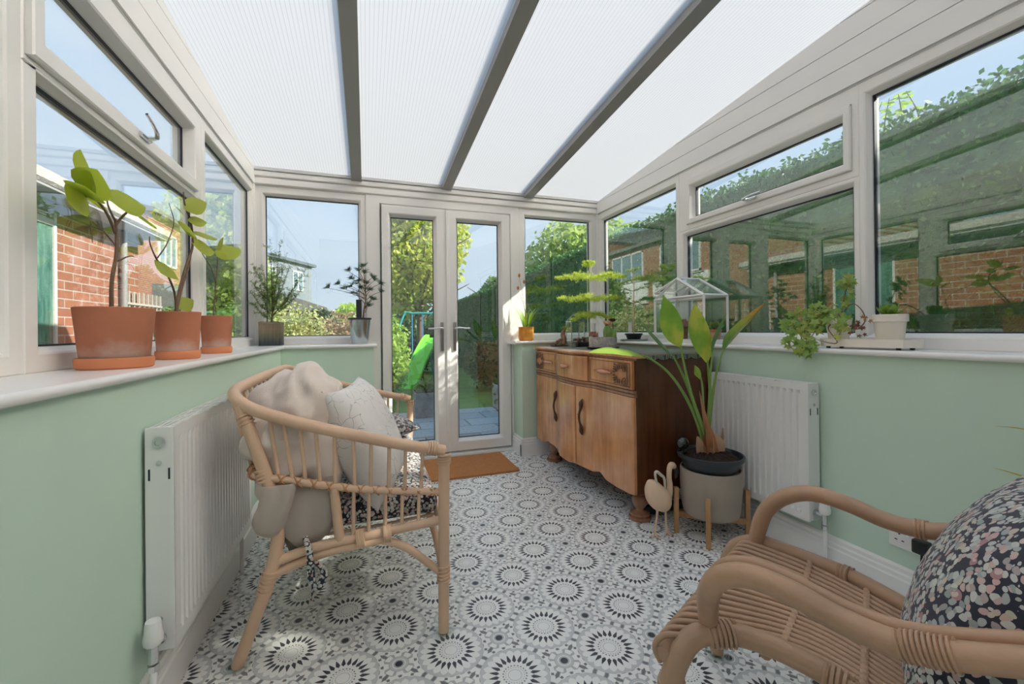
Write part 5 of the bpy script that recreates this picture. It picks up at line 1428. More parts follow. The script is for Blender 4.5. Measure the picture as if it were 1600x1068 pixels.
def amber_pot():
    x, y = 1.315, 3.43
    t = empty('amber_glass_pot', (x, y, .961), 'amber crackle glass pot of grassy leaves with dried orange flowers on the pier sill', 'potted plant')
    m, g = new_mat('amber_crackle_glass'); tc = g.node('ShaderNodeTexCoord')
    n1 = g.noise(tc.outputs['Object'], 16., 4.)
    p = g.node('ShaderNodeBsdfPrincipled', {'Base Color': g.ramp(n1, [(.3, (.55, .22, .03)), (.7, (.95, .55, .12))]), 'Roughness': .12})
    tr = g.node('ShaderNodeBsdfTranslucent', {'Color': (.85, .42, .06)}); mx = g.node('ShaderNodeMixShader', {0: .3, 1: p.outputs[0], 2: tr.outputs[0]}); g.l.new(mx.outputs[0], g.out.inputs[0])
    bm = bmesh.new(); lathe(bm, [(0, 0), (.052, 0), (.064, .008), (.067, .04), (.066, .10), (.067, .118), (.063, .12), (.061, .10), (0, .098)], (x, y, .9615), 36); link('pot', bm, m, t, 40)
    R = random.Random(2)
    for k in range(34):
        a = R.uniform(0, 2 * pi); L = R.uniform(.10, .20); sp = R.uniform(.02, .13)
        bm = bmesh.new(); b = (x + cos(a) * .02, y + sin(a) * .02, 1.06)
        blade(bm, [b, (x + cos(a) * (.02 + sp * .35), y + sin(a) * (.02 + sp * .35), 1.06 + L * .6), (x + cos(a) * (.02 + sp), y + sin(a) * (.02 + sp) * .7, 1.06 + L)], [.003, .0045, .0006], (-sin(a), cos(a), 0), .2, 2, 4); link('grass_blade', bm, LEAF_LIME, t, 180)
    bm = bmesh.new(); fl = bmesh.new()
    for (ex, ez, mx_) in ((1.258, 1.514, 1.285), (1.302, 1.46, 1.315), (1.245, 1.405, 1.28)):
        tube(bm, [(x, y, 1.06), (mx_ + .02, y, 1.25), (ex, y, ez)], [.0016, .0013, .001], 5)
        b2 = bmesh.new(); bmesh.ops.create_icosphere(b2, subdivisions=2, radius=1); merge(fl, b2, Matrix.Translation((ex, y, ez + .012)) @ Matrix.Diagonal((.010, .010, .017, 1)))
    link('flower_stalk', bm, STEMB, t, 180); link('dried_flower', fl, pbr('dried_orange', (.55, .19, .06), .9), t, 180)
amber_pot()

# monkey puzzle style trees
L_NORF = leafmat('golden_conifer_needle', [(.70, .74, .10), (.56, .68, .10), (.38, .55, .09), (.80, .78, .18)], .45)
L_NORF2 = leafmat('green_conifer_needle', [(.28, .42, .09), (.42, .50, .12), (.18, .32, .07)], .4)
def tiered(t, trunk, tiers, mat, R, sub=7, nl=.021):
    sm = bmesh.new(); tube(sm, trunk, [.006 - .004 * i / (len(trunk) - 1) for i in range(len(trunk))], 8); link('trunk', sm, STEMG if mat is L_NORF else BIRDWOOD, t, 180)
    for (cx, cy, cz, ends) in tiers:
        for e in ends:
            e = Vector(e); b = Vector((cx, cy, cz)); bm = bmesh.new(); L = (e - b).length; d = (e - b) / L
            tube(bm, [tuple(b), tuple(b.lerp(e, .5) + Vector((0, 0, .006))), tuple(e)], [.0022, .0018, .001], 5)
            sd = d.cross(Vector((0, 0, 1))).normalized()
            n = max(5, int(L / .026))
            for k in range(n + 1):
                s = .12 + .88 * k / n; p = b.lerp(e, s) + Vector((0, 0, .006 * sin(pi * s))); wl = (.055 * sin(pi * min(1, s * .8 + .2)) + .012) * (L / .3) ** .3
                for sg in (-1, 1):
                    q = p + (d * .55 + sd * sg * R.uniform(.5, 1.) + Vector((0, 0, R.uniform(-.55, .45)))).normalized() * wl
                    needles(bm, p, q - p, (q - p).length, 34, nl, R, 1.0)
                needles(bm, p, d, .02, 14, nl, R, .8)
            link('frond', bm, mat, t, 180)
def norfolk():
    x, y = 1.742, 3.085
    t = empty('golden_conifer', (x, y, .92), 'golden yellow tiered conifer in a clear glass vase on the far end of the sideboard', 'potted plant')
    bm = bmesh.new(); lathe(bm, [(0, .001), (.040, .001), (.043, .004), (.052, .185), (.049, .185), (.040, .012), (0, .010)], (x, y, .9185), 32); link('glass_vase', bm, CLEAR, t, 40)
    bm = bmesh.new(); lathe(bm, [(0, .012), (.038, .012), (.041, .07), (0, .075)], (x, y, .9185), 24); link('gravel', bm, pbr('grey_gravel', (.30, .28, .25), .9, var=.5, vscale=80, bump=1, bscale=120), t, 60)
    R = random.Random(6)
    tiered(t, [(x, y, .99), (x, y, 1.10), (x + .004, y, 1.24), (x, y, 1.40), (x - .004, y, 1.52), (x + .006, y, 1.60)],
        [(x, y, 1.475, [(1.41, 3.00, 1.462), (1.50, 2.86, 1.475), (1.72, 2.72, 1.46), (2.03, 3.02, 1.49), (1.93, 3.25, 1.50), (1.55, 3.25, 1.49), (1.93, 2.86, 1.475)]),
         (x, y, 1.30, [(1.42, 2.98, 1.295), (1.55, 2.82, 1.31), (1.78, 2.75, 1.30), (2.02, 3.04, 1.315), (1.90, 3.24, 1.32), (1.60, 3.24, 1.31)]),
         (x, y, 1.185, [(1.53, 2.98, 1.13), (1.62, 2.86, 1.15), (1.87, 2.95, 1.14), (1.92, 3.14, 1.16), (1.70, 3.24, 1.17)]),
         (x, y, 1.57, [(1.71, 3.04, 1.60), (1.79, 3.10, 1.605), (1.74, 3.14, 1.61)])], L_NORF, R)
norfolk()
def norfolk2():
    x, y = 1.985, 2.82
    t = empty('small_conifer', (x, y, .961), 'slim green tiered conifer in a shallow black pot on the right windowsill', 'potted plant')
    bm = bmesh.new(); lathe(bm, [(0, 0), (.098, 0), (.106, .006), (.107, .011), (.100, .012), (.094, .005), (0, .004)], (x, y, .9615), 36); link('saucer', bm, pbr('sage_saucer', (.33, .37, .31), .4), t, 40)
    bm = bmesh.new(); lathe(bm, pot_prof(.048, .066, .052, .005, .012, .003, .010), (x, y, .967), 32); link('pot', bm, BLACKP, t, 40)
    bm = bmesh.new(); round_soil(bm, x, y, 1.008, .06); link('soil', bm, SOIL, t, 180)
    R = random.Random(16)
    tiered(t, [(x, y, 1.01), (x, y, 1.10), (x, y - .003, 1.20), (x, y - .008, 1.36), (x, y - .012, 1.50)],
        [(x, y - .012, 1.44, [(2.02, 3.02, 1.43), (1.93, 2.98, 1.41), (2.03, 2.50, 1.45), (1.98, 2.42, 1.46), (1.90, 2.60, 1.43)]), (x, y, 1.35, [(1.94, 2.95, 1.37), (2.02, 2.68, 1.37)]), (x, y, 1.25, [(1.97, 2.90, 1.265), (1.97, 2.74, 1.26)]), (x, y - .012, 1.50, [(1.97, 2.87, 1.515), (1.98, 2.76, 1.515)])], L_NORF2, R, nl=.012)
    bm = bmesh.new(); box(bm, 1.932, 1.934, 2.77, 2.815, 1.03, 1.105, .0005); link('care_tag', bm, pbr('white_card', (.72, .70, .68), .6), t)
norfolk2()

# succulent bowl, cacti, ornaments on the sideboard
t = empty('succulent_bowl', (1.55, 2.56, .92), 'rough concrete bowl of cacti and pink succulents on a black saucer on the sideboard', 'potted plant')
x, y = 1.55, 2.56
bm = bmesh.new(); lathe(bm, [(0, 0), (.100, 0), (.112, .006), (.113, .012), (.104, .012), (.098, .006), (0, .005)], (x, y, .920), 36); link('saucer', bm, BLACKP, t, 40)
bm = bmesh.new(); lathe(bm, [(0, 0), (.088, 0), (.094, .004), (.096, .07), (.094, .074), (.084, .074), (.082, .06), (0, .058)], (x, y, .927), 36); link('bowl', bm, pbr('pitted_concrete', (.42, .40, .37), .9, var=.5, vscale=30, bump=1., bscale=60), t, 40)
CACT = pbr('cactus_green', (.20, .34, .08), .6, var=.25, vscale=30)
for (cx, cy, r, h) in ((1.55, 2.50, .026, .10), (1.585, 2.49, .022, .075), (1.575, 2.54, .022, .09)):
    bm = bmesh.new(); b2 = []
    seg = 48
    rings = []
    for i in range(11):
        a = i / 10; rr = r * (sin(pi * (a * .86 + .12)) ** .5); rings.append([bm.verts.new((cx + rr * (1 + .13 * cos(10 * 2 * pi * k / seg)) * cos(2 * pi * k / seg), cy + rr * (1 + .13 * cos(10 * 2 * pi * k / seg)) * sin(2 * pi * k / seg), .982 + h * a)) for k in range(seg)])
    for a_, b_ in zip(rings, rings[1:]):
        for k in range(seg): bm.faces.new((a_[k], a_[(k + 1) % seg], b_[(k + 1) % seg], b_[k]))
    bm.faces.new(rings[-1]); link('cactus', bm, CACT, t, 60)
def rosette(t, name, cx, cy, cz, r, mat, n=22, seed=1, up=.5):
    R = random.Random(seed); bm = bmesh.new()
    for k in range(n):
        a = k * 2.4; e = .25 + .75 * k / n; d = Vector((cos(a) * (1.1 - e * .5), sin(a) * (1.1 - e * .5), up * (1.5 - e)))
        leafat(bm, (cx, cy, cz), (d.x, d.y, (1 - k / n) * up * 2 + .15), r * (.55 + .45 * k / n), r * .28, (0, 0, 1), -.15, .25, 4)
    return link(name, bm, mat, t, 180)
PINKS = leafmat('pink_succulent', [(.52, .25, .20), (.60, .34, .28), (.42, .20, .17)], .2); PEACH = leafmat('peach_flower', [(.74, .52, .30), (.72, .46, .26)], .3); PLUM = leafmat('plum_succulent', [(.09, .03, .04), (.13, .05, .05)], .1)
rosette(t, 'succulent', 1.50, 2.605, 1.004, .055, PINKS, up=.8); rosette(t, 'succulent', 1.485, 2.56, .998, .040, PINKS, seed=3, up=.8)
rosette(t, 'cactus_flower', 1.55, 2.50, 1.080, .048, PEACH, 22, up=.9)
bm = bmesh.new(); tube(bm, [(1.61, 2.54, .985), (1.615, 2.53, 1.05), (1.605, 2.525, 1.105)], .004, 6); link('succulent_stem', bm, STEMB, t, 180); rosette(t, 'succulent', 1.605, 2.525, 1.105, .040, PLUM, 20, 4)
bm = bmesh.new(); bmesh.ops.create_icosphere(bm, subdivisions=2, radius=.007); bm.transform(Matrix.Translation((1.50, 2.51, .992)) @ Matrix.Diagonal((1, 1, 1.9, 1))); link('pebble', bm, GLOSSW, t, 180)

t = empty('glass_tumbler', (1.70, 2.68, .92), 'clear straight glass standing behind the concrete succulent bowl', 'glass')
bm = bmesh.new(); lathe(bm, [(0, .001), (.030, .001), (.032, .004), (.034, .15), (.032, .15), (.029, .01), (0, .008)], (1.70, 2.68, .9185), 28); link('tumbler', bm, CLEAR, t, 40)
bm = bmesh.new(); tube(bm, [(1.70, 2.68, .93), (1.695, 2.675, 1.0), (1.70, 2.67, 1.06)], [.011, .013, .008], 8); link('cutting', bm, CACT, t, 60)

t = empty('glass_lantern', (1.70, 3.20, .92), 'house shaped clear glass terrarium lantern on the far end of the sideboard', 'terrarium')
x0, x1, y0, y1 = 1.615, 1.735, 3.155, 3.255; zE, zP = 1.12, 1.175; xm = (x0 + x1) / 2
bm = bmesh.new()
GE = pbr('soldered_edge', (.50, .55, .55), .25, .7)
for yy in (y0, y1):
    for a, b in (((x0, zE), (xm, zP)), ((xm, zP), (x1, zE)), ((x0, .922), (x0, zE)), ((x1, .922), (x1, zE)), ((x0, .922), (x1, .922)), ((x0, zE), (x1, zE))): tube(bm, [(a[0], yy, a[1]), (b[0], yy, b[1])], .004, 6, smooth=False)
for a in ((x0, .922), (x1, .922), (x0, zE), (x1, zE), (xm, zP)): tube(bm, [(a[0], y0, a[1]), (a[0], y1, a[1])], .004, 6, smooth=False)
link('metal_edging', bm, GE, t, 60)
bm = bmesh.new()
for yy in (y0, y1): prism(bm, [(x0, .922), (x1, .922), (x1, zE), (xm, zP), (x0, zE)], 'y', yy - .001, yy + .001)
box(bm, x0 - .001, x0 + .001, y0, y1, .922, zE); box(bm, x1 - .001, x1 + .001, y0, y1, .922, zE)
link('glass_panels', bm, CLEAR, t)

t = empty('driftwood_ornament', (1.52, 3.15, .92), 'small driftwood and shell ornament on a dark base at the far end of the sideboard', 'ornament')
bm = bmesh.new(); box(bm, 1.44, 1.58, 3.12, 3.20, .919, .930, .004); link('base', bm, DARKWOOD, t)
bm = bmesh.new(); tube(bm, [(1.54, 3.16, .93), (1.545, 3.16, .97), (1.54, 3.165, 1.02), (1.55, 3.16, 1.05)], [.024, .022, .019, .012], 9); tube(bm, [(1.46, 3.15, .935), (1.50, 3.155, .965), (1.53, 3.16, .975)], [.010, .013, .008], 8); link('driftwood', bm, pbr('reddish_driftwood', (.32, .17, .12), .8, var=.5, vscale=25, bump=.8), t, 180)
rosette(t, 'shell_flower', 1.485, 3.14, .95, .035, leafmat('pale_shell', [(.52, .36, .28), (.60, .45, .36)], .1), 14)
rosette(t, 'moss_tuft', 1.55, 3.16, 1.05, .045, L_NORF2, 16, 5, 1.2)

t = empty('shell_dish', (1.60, 2.97, .92), 'shallow black dish of dark shells and pine cones on the sideboard', 'dish')
bm = bmesh.new(); box(bm, 1.545, 1.66, 2.92, 3.03, .9185, .955, .006); link('dish', bm, BLACKP, t)
bm = bmesh.new(); R = random.Random(3)
for k in range(16):
    b2 = bmesh.new(); bmesh.ops.create_icosphere(b2, subdivisions=1, radius=R.uniform(.010, .016)); merge(bm, b2, Matrix.Translation((1.60 + R.uniform(-.045, .045), 2.975 + R.uniform(-.045, .045), .958 + R.uniform(0, .03))) @ Matrix.Diagonal((1, 1.3, .8, 1)))
o = link('cones', bm, pbr('mottled_brown', (.22, .12, .08), .8, var=.7, vscale=60), t, 60); o['kind'] = 'stuff'
t = tag(link('glass_tealight', lathe(bmesh.new(), [(0, .001), (.026, .001), (.030, .006), (.031, .04), (.028, .042), (.027, .01), (0, .008)], (1.50, 2.93, .9185), 26), CLEAR, None, 40), 'tiny clear glass tealight holder at the front of the sideboard', 'candle holder')

# white framed tabletop greenhouse
def greenhouse():
    t = empty('tabletop_greenhouse', (1.995, 2.23, .961), 'white framed glass tabletop greenhouse with pitched roof on the right windowsill', 'terrarium')
    x0, x1, y0, y1, zb, zE, zP = 1.905, 2.085, 2.005, 2.455, .9625, 1.252, 1.375; ym = (y0 + y1) / 2; r = .010
    W = pbr('white_enamel', (.84, .84, .82), .35)
    def bar(bm, a, b): 
        a, b = Vector(a), Vector(b); tube(bm, [tuple(a), tuple(b)], r, 4, smooth=False)
    bm = bmesh.new()
    for x in (x0, x1):
        for y in (y0, y1): bar(bm, (x, y, zb), (x, y, zE))
        bar(bm, (x, y0, zE), (x, y1, zE)); bar(bm, (x, y0, zE), (x, ym, zP)); bar(bm, (x, y1, zE), (x, ym, zP))
    for y in (y0, y1): bar(bm, (x0, y, zE), (x1, y, zE))
    bar(bm, (x0, ym, zP), (x1, ym, zP))
    link('frame', bm, W, t)
    bm = bmesh.new(); box(bm, x0 - .004, x1 + .004, y0 - .004, y1 + .004, .9612, .985, .002); link('base_tray', bm, W, t)
    bm = bmesh.new()
    for x in (x0, x1): prism(bm, [(y0, .985), (y1, .985), (y1, zE), (ym, zP), (y0, zE)], 'x', x - .001, x + .001)
    for y in (y0, y1): box(bm, x0, x1, y - .001, y + .001, .985, zE)
    link('glass_walls', bm, CLEAR, t)
    bm = bmesh.new()
    prism(bm, [(y0, zE + .004), (ym, zP + .003), (ym, zP + .005), (y0, zE + .006)], 'x', x0 + .005, x1 - .005); link('roof_glass', bm, CLEAR, t)
    # propped opening roof light
    bm = bmesh.new(); prism(bm, [(y1 + .01, zE + .05), (ym, zP + .004), (ym, zP + .006), (y1 + .01, zE + .052)], 'x', x0 + .01, x1 - .01)
    fr = link('opening_lid', bm, CLEAR, t); bm = bmesh.new()
    for x in (x0 + .01, x1 - .01): bar(bm, (x, y1 + .01, zE + .051), (x, ym, zP + .005))
    bar(bm, (x0 + .01, y1 + .01, zE + .051), (x1 - .01, y1 + .01, zE + .051)); link('lid_frame', bm, W, fr)
greenhouse()
def small_potted(name, label, x, y, z, r0, r1, h, mat, rim, leaf, seed, kind='rosette', lm=None):
    t = empty(name, (x, y, z), label, 'potted plant')
    bm = bmesh.new(); lathe(bm, pot_prof(r0, r1, h, .004, rim, .003, .008), (x, y, z), 30); link('pot', bm, mat, t, 40)
    bm = bmesh.new(); round_soil(bm, x, y, z + h - .008, r1 - .005, 2, .003); link('soil', bm, SOIL, t, 180)
    rosette(t, 'leaves', x, y, z + h - .004, leaf, lm or L_BR, 24, seed, 1.3)
    return t
small_potted('small_terracotta_pot', 'small orange terracotta pot of leafy green plant inside the glass greenhouse', 2.03, 2.045, .986, .026, .034, .06, SAUCER, .014, .07, 4, lm=L_NORF2)
small_potted('small_brown_pot', 'small reddish brown pot with dried pink plant inside the glass greenhouse', 1.97, 2.26, .986, .030, .034, .07, pbr('brown_clay', (.28, .12, .08), .8, var=.4, vscale=30), .0, .085, 6, lm=PINKS)
small_potted('small_clay_pot', 'tiny clay pot with green leaves at the back of the glass greenhouse', 2.045, 2.17, .986, .022, .028, .05, SAUCER, .010, .06, 9, lm=L_MG)

# tray with ivy pot and succulent pot on the right sill
CREAMP = pbr('cream_ceramic', (.88, .82, .72), .35, var=.06, vscale=10)
t = empty('cream_tray', (1.97, 1.18, .961), 'long cream ceramic tray on the right windowsill under two small pots', 'tray')
bm = bmesh.new(); pr = smoothpts([(1.925, 1.03), (1.98, 1.022), (2.035, 1.03), (2.045, 1.18), (2.035, 1.33), (1.98, 1.338), (1.925, 1.33), (1.915, 1.18), (1.925, 1.03)], 6)[:-1]
A = [bm.verts.new((px, py, .970)) for px, py in pr]; B = [bm.verts.new((1.98 + (px - 1.98) * 1.04, 1.18 + (py - 1.18) * 1.02, 1.002)) for px, py in pr]
Ci = [bm.verts.new((1.98 + (px - 1.98) * .96, 1.18 + (py - 1.18) * .98, 1.002)) for px, py in pr]; Di = [bm.verts.new((1.98 + (px - 1.98) * .94, 1.18 + (py - 1.18) * .97, .995)) for px, py in pr]
n = len(pr)
for P1, P2 in ((A, B), (B, Ci), (Ci, Di)):
    for k in range(n): bm.faces.new((P1[k], P1[(k + 1) % n], P2[(k + 1) % n], P2[k]))
bm.faces.new(A); bm.faces.new(Di); link('tray', bm, CREAMP, t, 40)
for q in ((1.935, 1.05), (1.935, 1.31), (2.02, 1.05), (2.02, 1.31)):
    bm = bmesh.new(); lathe(bm, [(0, 0), (.008, 0), (.008, .010), (0, .010)], (q[0], q[1], .9612), 12); link('tray_foot', bm, BLACKP, t)
bm = bmesh.new(); bmesh.ops.create_grid(bm, x_segments=2, y_segments=2, size=.001); bm.free()
small_potted('white_succulent_pot', 'cream pot of stubby bright green succulent at the near end of the cream tray', 1.985, 1.105, .9965, .043, .054, .105, CREAMP, .03, .060, 5, lm=leafmat('succulent_green', [(.26, .44, .07), (.34, .52, .10)], .3))
def ivy():
    x, y = 1.985, 1.30
    t = empty('ivy_pot', (x, y, .9965), 'cream pot with trailing pale green ivy hanging over the right windowsill', 'potted plant')
    bm = bmesh.new(); lathe(bm, pot_prof(.036, .050, .095, .004, .0, .0, .008), (x, y, .9965), 30); link('pot', bm, CREAMP, t, 40)
    bm = bmesh.new(); round_soil(bm, x, y, 1.083, .045); link('soil', bm, SOIL, t, 180)
    R = random.Random(21)
    LI = leafmat('ivy_leaf', [(.34, .50, .12), (.26, .42, .08), (.50, .50, .12), (.40, .54, .18)], .4); LR = leafmat('red_ivy_leaf', [(.20, .05, .04), (.14, .06, .04), (.45, .22, .06)], .2)
    def ivyleaf(bm, p, s, nrm):
        nrm = Vector(nrm).normalized(); a = nrm.cross(Vector((R.gauss(0, 1), R.gauss(0, 1), R.gauss(0, 1)))).normalized(); b = nrm.cross(a)
        c = bm.verts.new(p); pts = []
        for ang, rr in ((0, 1), (.45, .45), (1.05, .85), (1.6, .42), (2.3, .62), (3.14, .2), (-2.3, .62), (-1.6, .42), (-1.05, .85), (-.45, .45)):
            pts.append((ang % (2 * pi), rr))
        pts.sort(); vs = [bm.verts.new(p + (a * cos(q) + b * sin(q)) * s * rr - nrm * s * .15 * rr * rr) for q, rr in pts]
        for k in range(len(vs)): bm.faces.new((c, vs[k], vs[(k + 1) % len(vs)]))
    stems = [([(x, y, 1.085), (1.975, 1.275, 1.15), (1.97, 1.255, 1.22), (1.965, 1.225, 1.265)], 1, .5), ([(x, y, 1.085), (1.96, 1.36, 1.13), (1.93, 1.44, 1.12), (1.90, 1.49, 1.06)], 0, .1),
             ([(x, y, 1.085), (1.94, 1.34, 1.10), (1.90, 1.40, 1.02), (1.875, 1.385, .96), (1.872, 1.365, .93)], 0, .2), ([(x, y, 1.085), (1.93, 1.33, 1.08), (1.895, 1.36, 1.00), (1.875, 1.35, .95)], 0, .2), ([(x, y, 1.085), (1.95, 1.36, 1.09), (1.90, 1.45, 1.04), (1.88, 1.45, .97)], 0, .1),
             ([(x, y, 1.085), (1.97, 1.24, 1.15), (1.95, 1.19, 1.13), (1.93, 1.16, 1.08), (1.935, 1.19, 1.045), (1.95, 1.215, 1.05)], 2, 0), ([(x, y, 1.085), (1.92, 1.30, 1.05), (1.90, 1.25, .99), (1.895, 1.28, .985), (1.90, 1.34, 1.0)], 3, 0), ([(x, y, 1.085), (1.94, 1.27, 1.11), (1.915, 1.235, 1.06), (1.905, 1.245, 1.02)], 1, 0), ([(x, y, 1.085), (1.95, 1.32, 1.13), (1.93, 1.36, 1.14), (1.90, 1.35, 1.10)], 1, 0)]
    for pts, kind, _ in stems:
        bm = bmesh.new(); tube(bm, pts, [.0028] + [.0022] * (len(pts) - 2) + [.001], 6); st = link('vine', bm, pbr('vine_stem', (.20, .11, .07), .8), t, 180)
        bm = bmesh.new(); q = smoothpts(pts, 7)
        for i, p in enumerate(q[3:]):
            if kind == 3: continue
            if kind == 2 and i < len(q) * .4: continue
            for _k in range(2 if kind == 0 else (2 if kind == 1 and i > 8 else 1)):
                if R.random() < .85: ivyleaf(bm, Vector(p) + Vector((R.gauss(-.008, .010), R.gauss(0, .014), R.gauss(0, .012))), R.uniform(.018, .032) if kind != 2 else R.uniform(.010, .016), (-.8 + R.gauss(0, .3), -.5 + R.gauss(0, .3), .5 + R.gauss(0, .3)))
        if kind != 3: link('ivy_leaves', bm, LR if kind == 2 else LI, t)
        else: bm.free()
ivy()

# ------------------------------------------------------------------ tall potted plant on its stand
def strelitzia():
    x, y = 1.665, 1.72
    t = empty('tall_potted_plant', (x, y, 0), 'tall paddle leaved plant in a grey pot on a wooden stand beside the sideboard', 'potted plant')
    GP = pbr('grey_stone_pot', (.37, .31, .255), .85, var=.12, vscale=7)
    bm = bmesh.new(); lathe(bm, [(0, 0), (.118, 0), (.132, .010), (.140, .05), (.146, .14), (.147, .225), (.144, .236), (.138, .236), (.136, .22), (0, .215)], (x, y, .105), 48); link('outer_pot', bm, GP, t, 40)
    bm = bmesh.new(); lathe(bm, [(.115, -.01), (.128, 0), (.137, .02), (.141, .045), (.156, .05), (.160, .060), (.158, .070), (.150, .072), (.142, .062), (.138, .045), (0, .045)], (x, y, .342), 48); link('inner_pot', bm, DARKP, t, 40)
    bm = bmesh.new(); R = random.Random(1); rings = [[bm.verts.new((x, y, .432))]]
    for i in range(1, 11):
        rr = .139 * i / 10; rings.append([bm.verts.new((x + rr * cos(2 * pi * k / 40), y + rr * sin(2 * pi * k / 40), .392 + .042 * (1 - (i / 10) ** 2) + R.uniform(-.007, .007))) for k in range(40)])
    for k in range(40): bm.faces.new((rings[0][0], rings[1][k], rings[1][(k + 1) % 40]))
    for a, b in zip(rings[1:], rings[2:]):
        for k in range(40): bm.faces.new((a[k], b[k], b[(k + 1) % 40], a[(k + 1) % 40]))
    link('soil', bm, SOIL, t)
    # petioles and paddles
    m, g = new_mat('paddle_leaf'); tc = g.node('ShaderNodeTexCoord')
    n1 = g.noise(tc.outputs['Object'], 5.5, 3.); wv = g.noise(g.node('ShaderNodeMapping', {'Vector': tc.outputs['Object'], 'Scale': (60, 60, 12)}).outputs[0], 1., 2.)
    c = g.ramp(g.add(n1, g.mul(wv, .12)), [(.35, (.18, .38, .05)), (.56, (.28, .50, .06)), (.66, (.58, .62, .09))])
    p = g.node('ShaderNodeBsdfPrincipled', {'Base Color': c, 'Roughness': .35}); tr = g.node('ShaderNodeBsdfTranslucent', {'Color': c}); mx = g.node('ShaderNodeMixShader', {0: .35, 1: p.outputs[0], 2: tr.outputs[0]}); g.l.new(mx.outputs[0], g.out.inputs[0]); PAD = m
    PAD2 = leafmat('blue_green_paddle', [(.16, .30, .12)], .25, .35); PADY = leafmat('bright_paddle', [(.34, .52, .07)], .4, .35)
    m, g = new_mat('orange_tipped_paddle'); tc = g.node('ShaderNodeTexCoord'); z = g.node('ShaderNodeSeparateXYZ', {0: tc.outputs['Object']}).outputs[2]
    c = g.ramp(g.add(g.mul(g.sub(z, .96), 3.4), g.mul(g.noise(g.node('ShaderNodeMapping', {'Vector': tc.outputs['Object'], 'Scale': (20, 20, 5)}).outputs[0], 2., 2.), .35)), [(.25, (.16, .32, .05)), (.6, (.40, .46, .07)), (.85, (.66, .34, .07)), (1., (.60, .22, .05))])
    p = g.node('ShaderNodeBsdfPrincipled', {'Base Color': c, 'Roughness': .4}); g.l.new(p.outputs[0], g.out.inputs[0]); PADO = m
    base = (1.652, 1.72, .475)
    def paddle(pet, pr, blade_pts, widths, side, mat, fold):
        bm = bmesh.new(); tube(bm, pet, pr, 10); q = link('petiole', bm, leafmat('petiole_green', [(.24, .40, .09)], .15, .4), t, 180)
        bm = bmesh.new(); blade(bm, blade_pts, widths, side, fold, 8, 6); link('paddle_leaf', bm, mat, t, 180)
    paddle([(1.625, 1.72, .47), (1.566, 1.715, .609), (1.488, 1.71, .737), (1.393, 1.705, .843), (1.289, 1.70, .909), (1.245, 1.70, .925)], [.011, .009, .0075, .006, .005, .004],
           [(1.255, 1.70, .920), (1.191, 1.70, .945), (1.12, 1.70, .956), (1.069, 1.70, .962), (1.00, 1.70, .957), (.955, 1.70, .948)], [.006, .030, .036, .034, .020, .001], (.15, 1, .45), PADY, .22)
    paddle([(1.628, 1.715, .47), (1.567, 1.71, .642), (1.500, 1.71, .80), (1.432, 1.71, .918)], [.010, .0085, .0065, .004],
           [(1.436, 1.71, .91), (1.39, 1.705, .955), (1.34, 1.70, 1.0), (1.285, 1.70, 1.05), (1.245, 1.70, 1.09)], [.005, .026, .031, .022, .001], (.3, 1, .2), PAD2, .45)
    paddle([(1.635, 1.70, .475), (1.530, 1.685, .69), (1.48, 1.68, .84), (1.450, 1.68, .97)], [.010, .008, .006, .004],
           [(1.452, 1.68, .965), (1.430, 1.68, 1.01), (1.405, 1.68, 1.07), (1.385, 1.68, 1.13), (1.352, 1.68, 1.215)], [.006, .042, .056, .045, .001], (1, -.25, .15), PAD, .22)
    paddle([(1.655, 1.73, .475), (1.690, 1.74, .66), (1.688, 1.745, .78), (1.682, 1.75, .885)], [.012, .0095, .0075, .005],
           [(1.682, 1.75, .875), (1.668, 1.75, .95), (1.640, 1.75, 1.03), (1.618, 1.75, 1.10), (1.600, 1.75, 1.185)], [.008, .048, .058, .044, .001], (1, -.2, .1), PAD, .18)
    paddle([(1.648, 1.725, .475), (1.662, 1.72, .68), (1.672, 1.72, .82), (1.686, 1.72, .93)], [.009, .007, .005, .004],
           [(1.684, 1.72, .92), (1.705, 1.72, .975), (1.742, 1.72, 1.04), (1.785, 1.72, 1.13)], [.004, .019, .021, .001], (1, .5, -.2), PAD2, .6)
    paddle([(1.660, 1.735, .475), (1.695, 1.745, .62), (1.735, 1.75, .80), (1.790, 1.75, .945)], [.011, .008, .006, .004],
           [(1.785, 1.75, .935), (1.83, 1.75, .985), (1.90, 1.75, 1.045), (1.975, 1.75, 1.10), (2.04, 1.75, 1.15), (2.09, 1.75, 1.19)], [.006, .032, .031, .024, .015, .001], (.6, .2, -.75), PADO, .45)
    bm = bmesh.new(); tube(bm, [(1.64, 1.70, .475), (1.608, 1.70, .64), (1.600, 1.70, .76), (1.590, 1.70, .805)], [.007, .0055, .005, .0045], 8); pt = link('petiole', bm, STEMG, t, 180)
    bm = bmesh.new(); blade(bm, [(1.592, 1.70, .795), (1.585, 1.70, .83), (1.555, 1.70, .868)], [.004, .021, .003], (1, 0, .6), .8, 4, 4); link('cut_leaf', bm, PADY, t, 180)
    DRY = leafmat('dry_sheath', [(.52, .24, .11)], .2, .7); DRY2 = leafmat('papery_sheath', [(.60, .40, .26)], .2, .8)
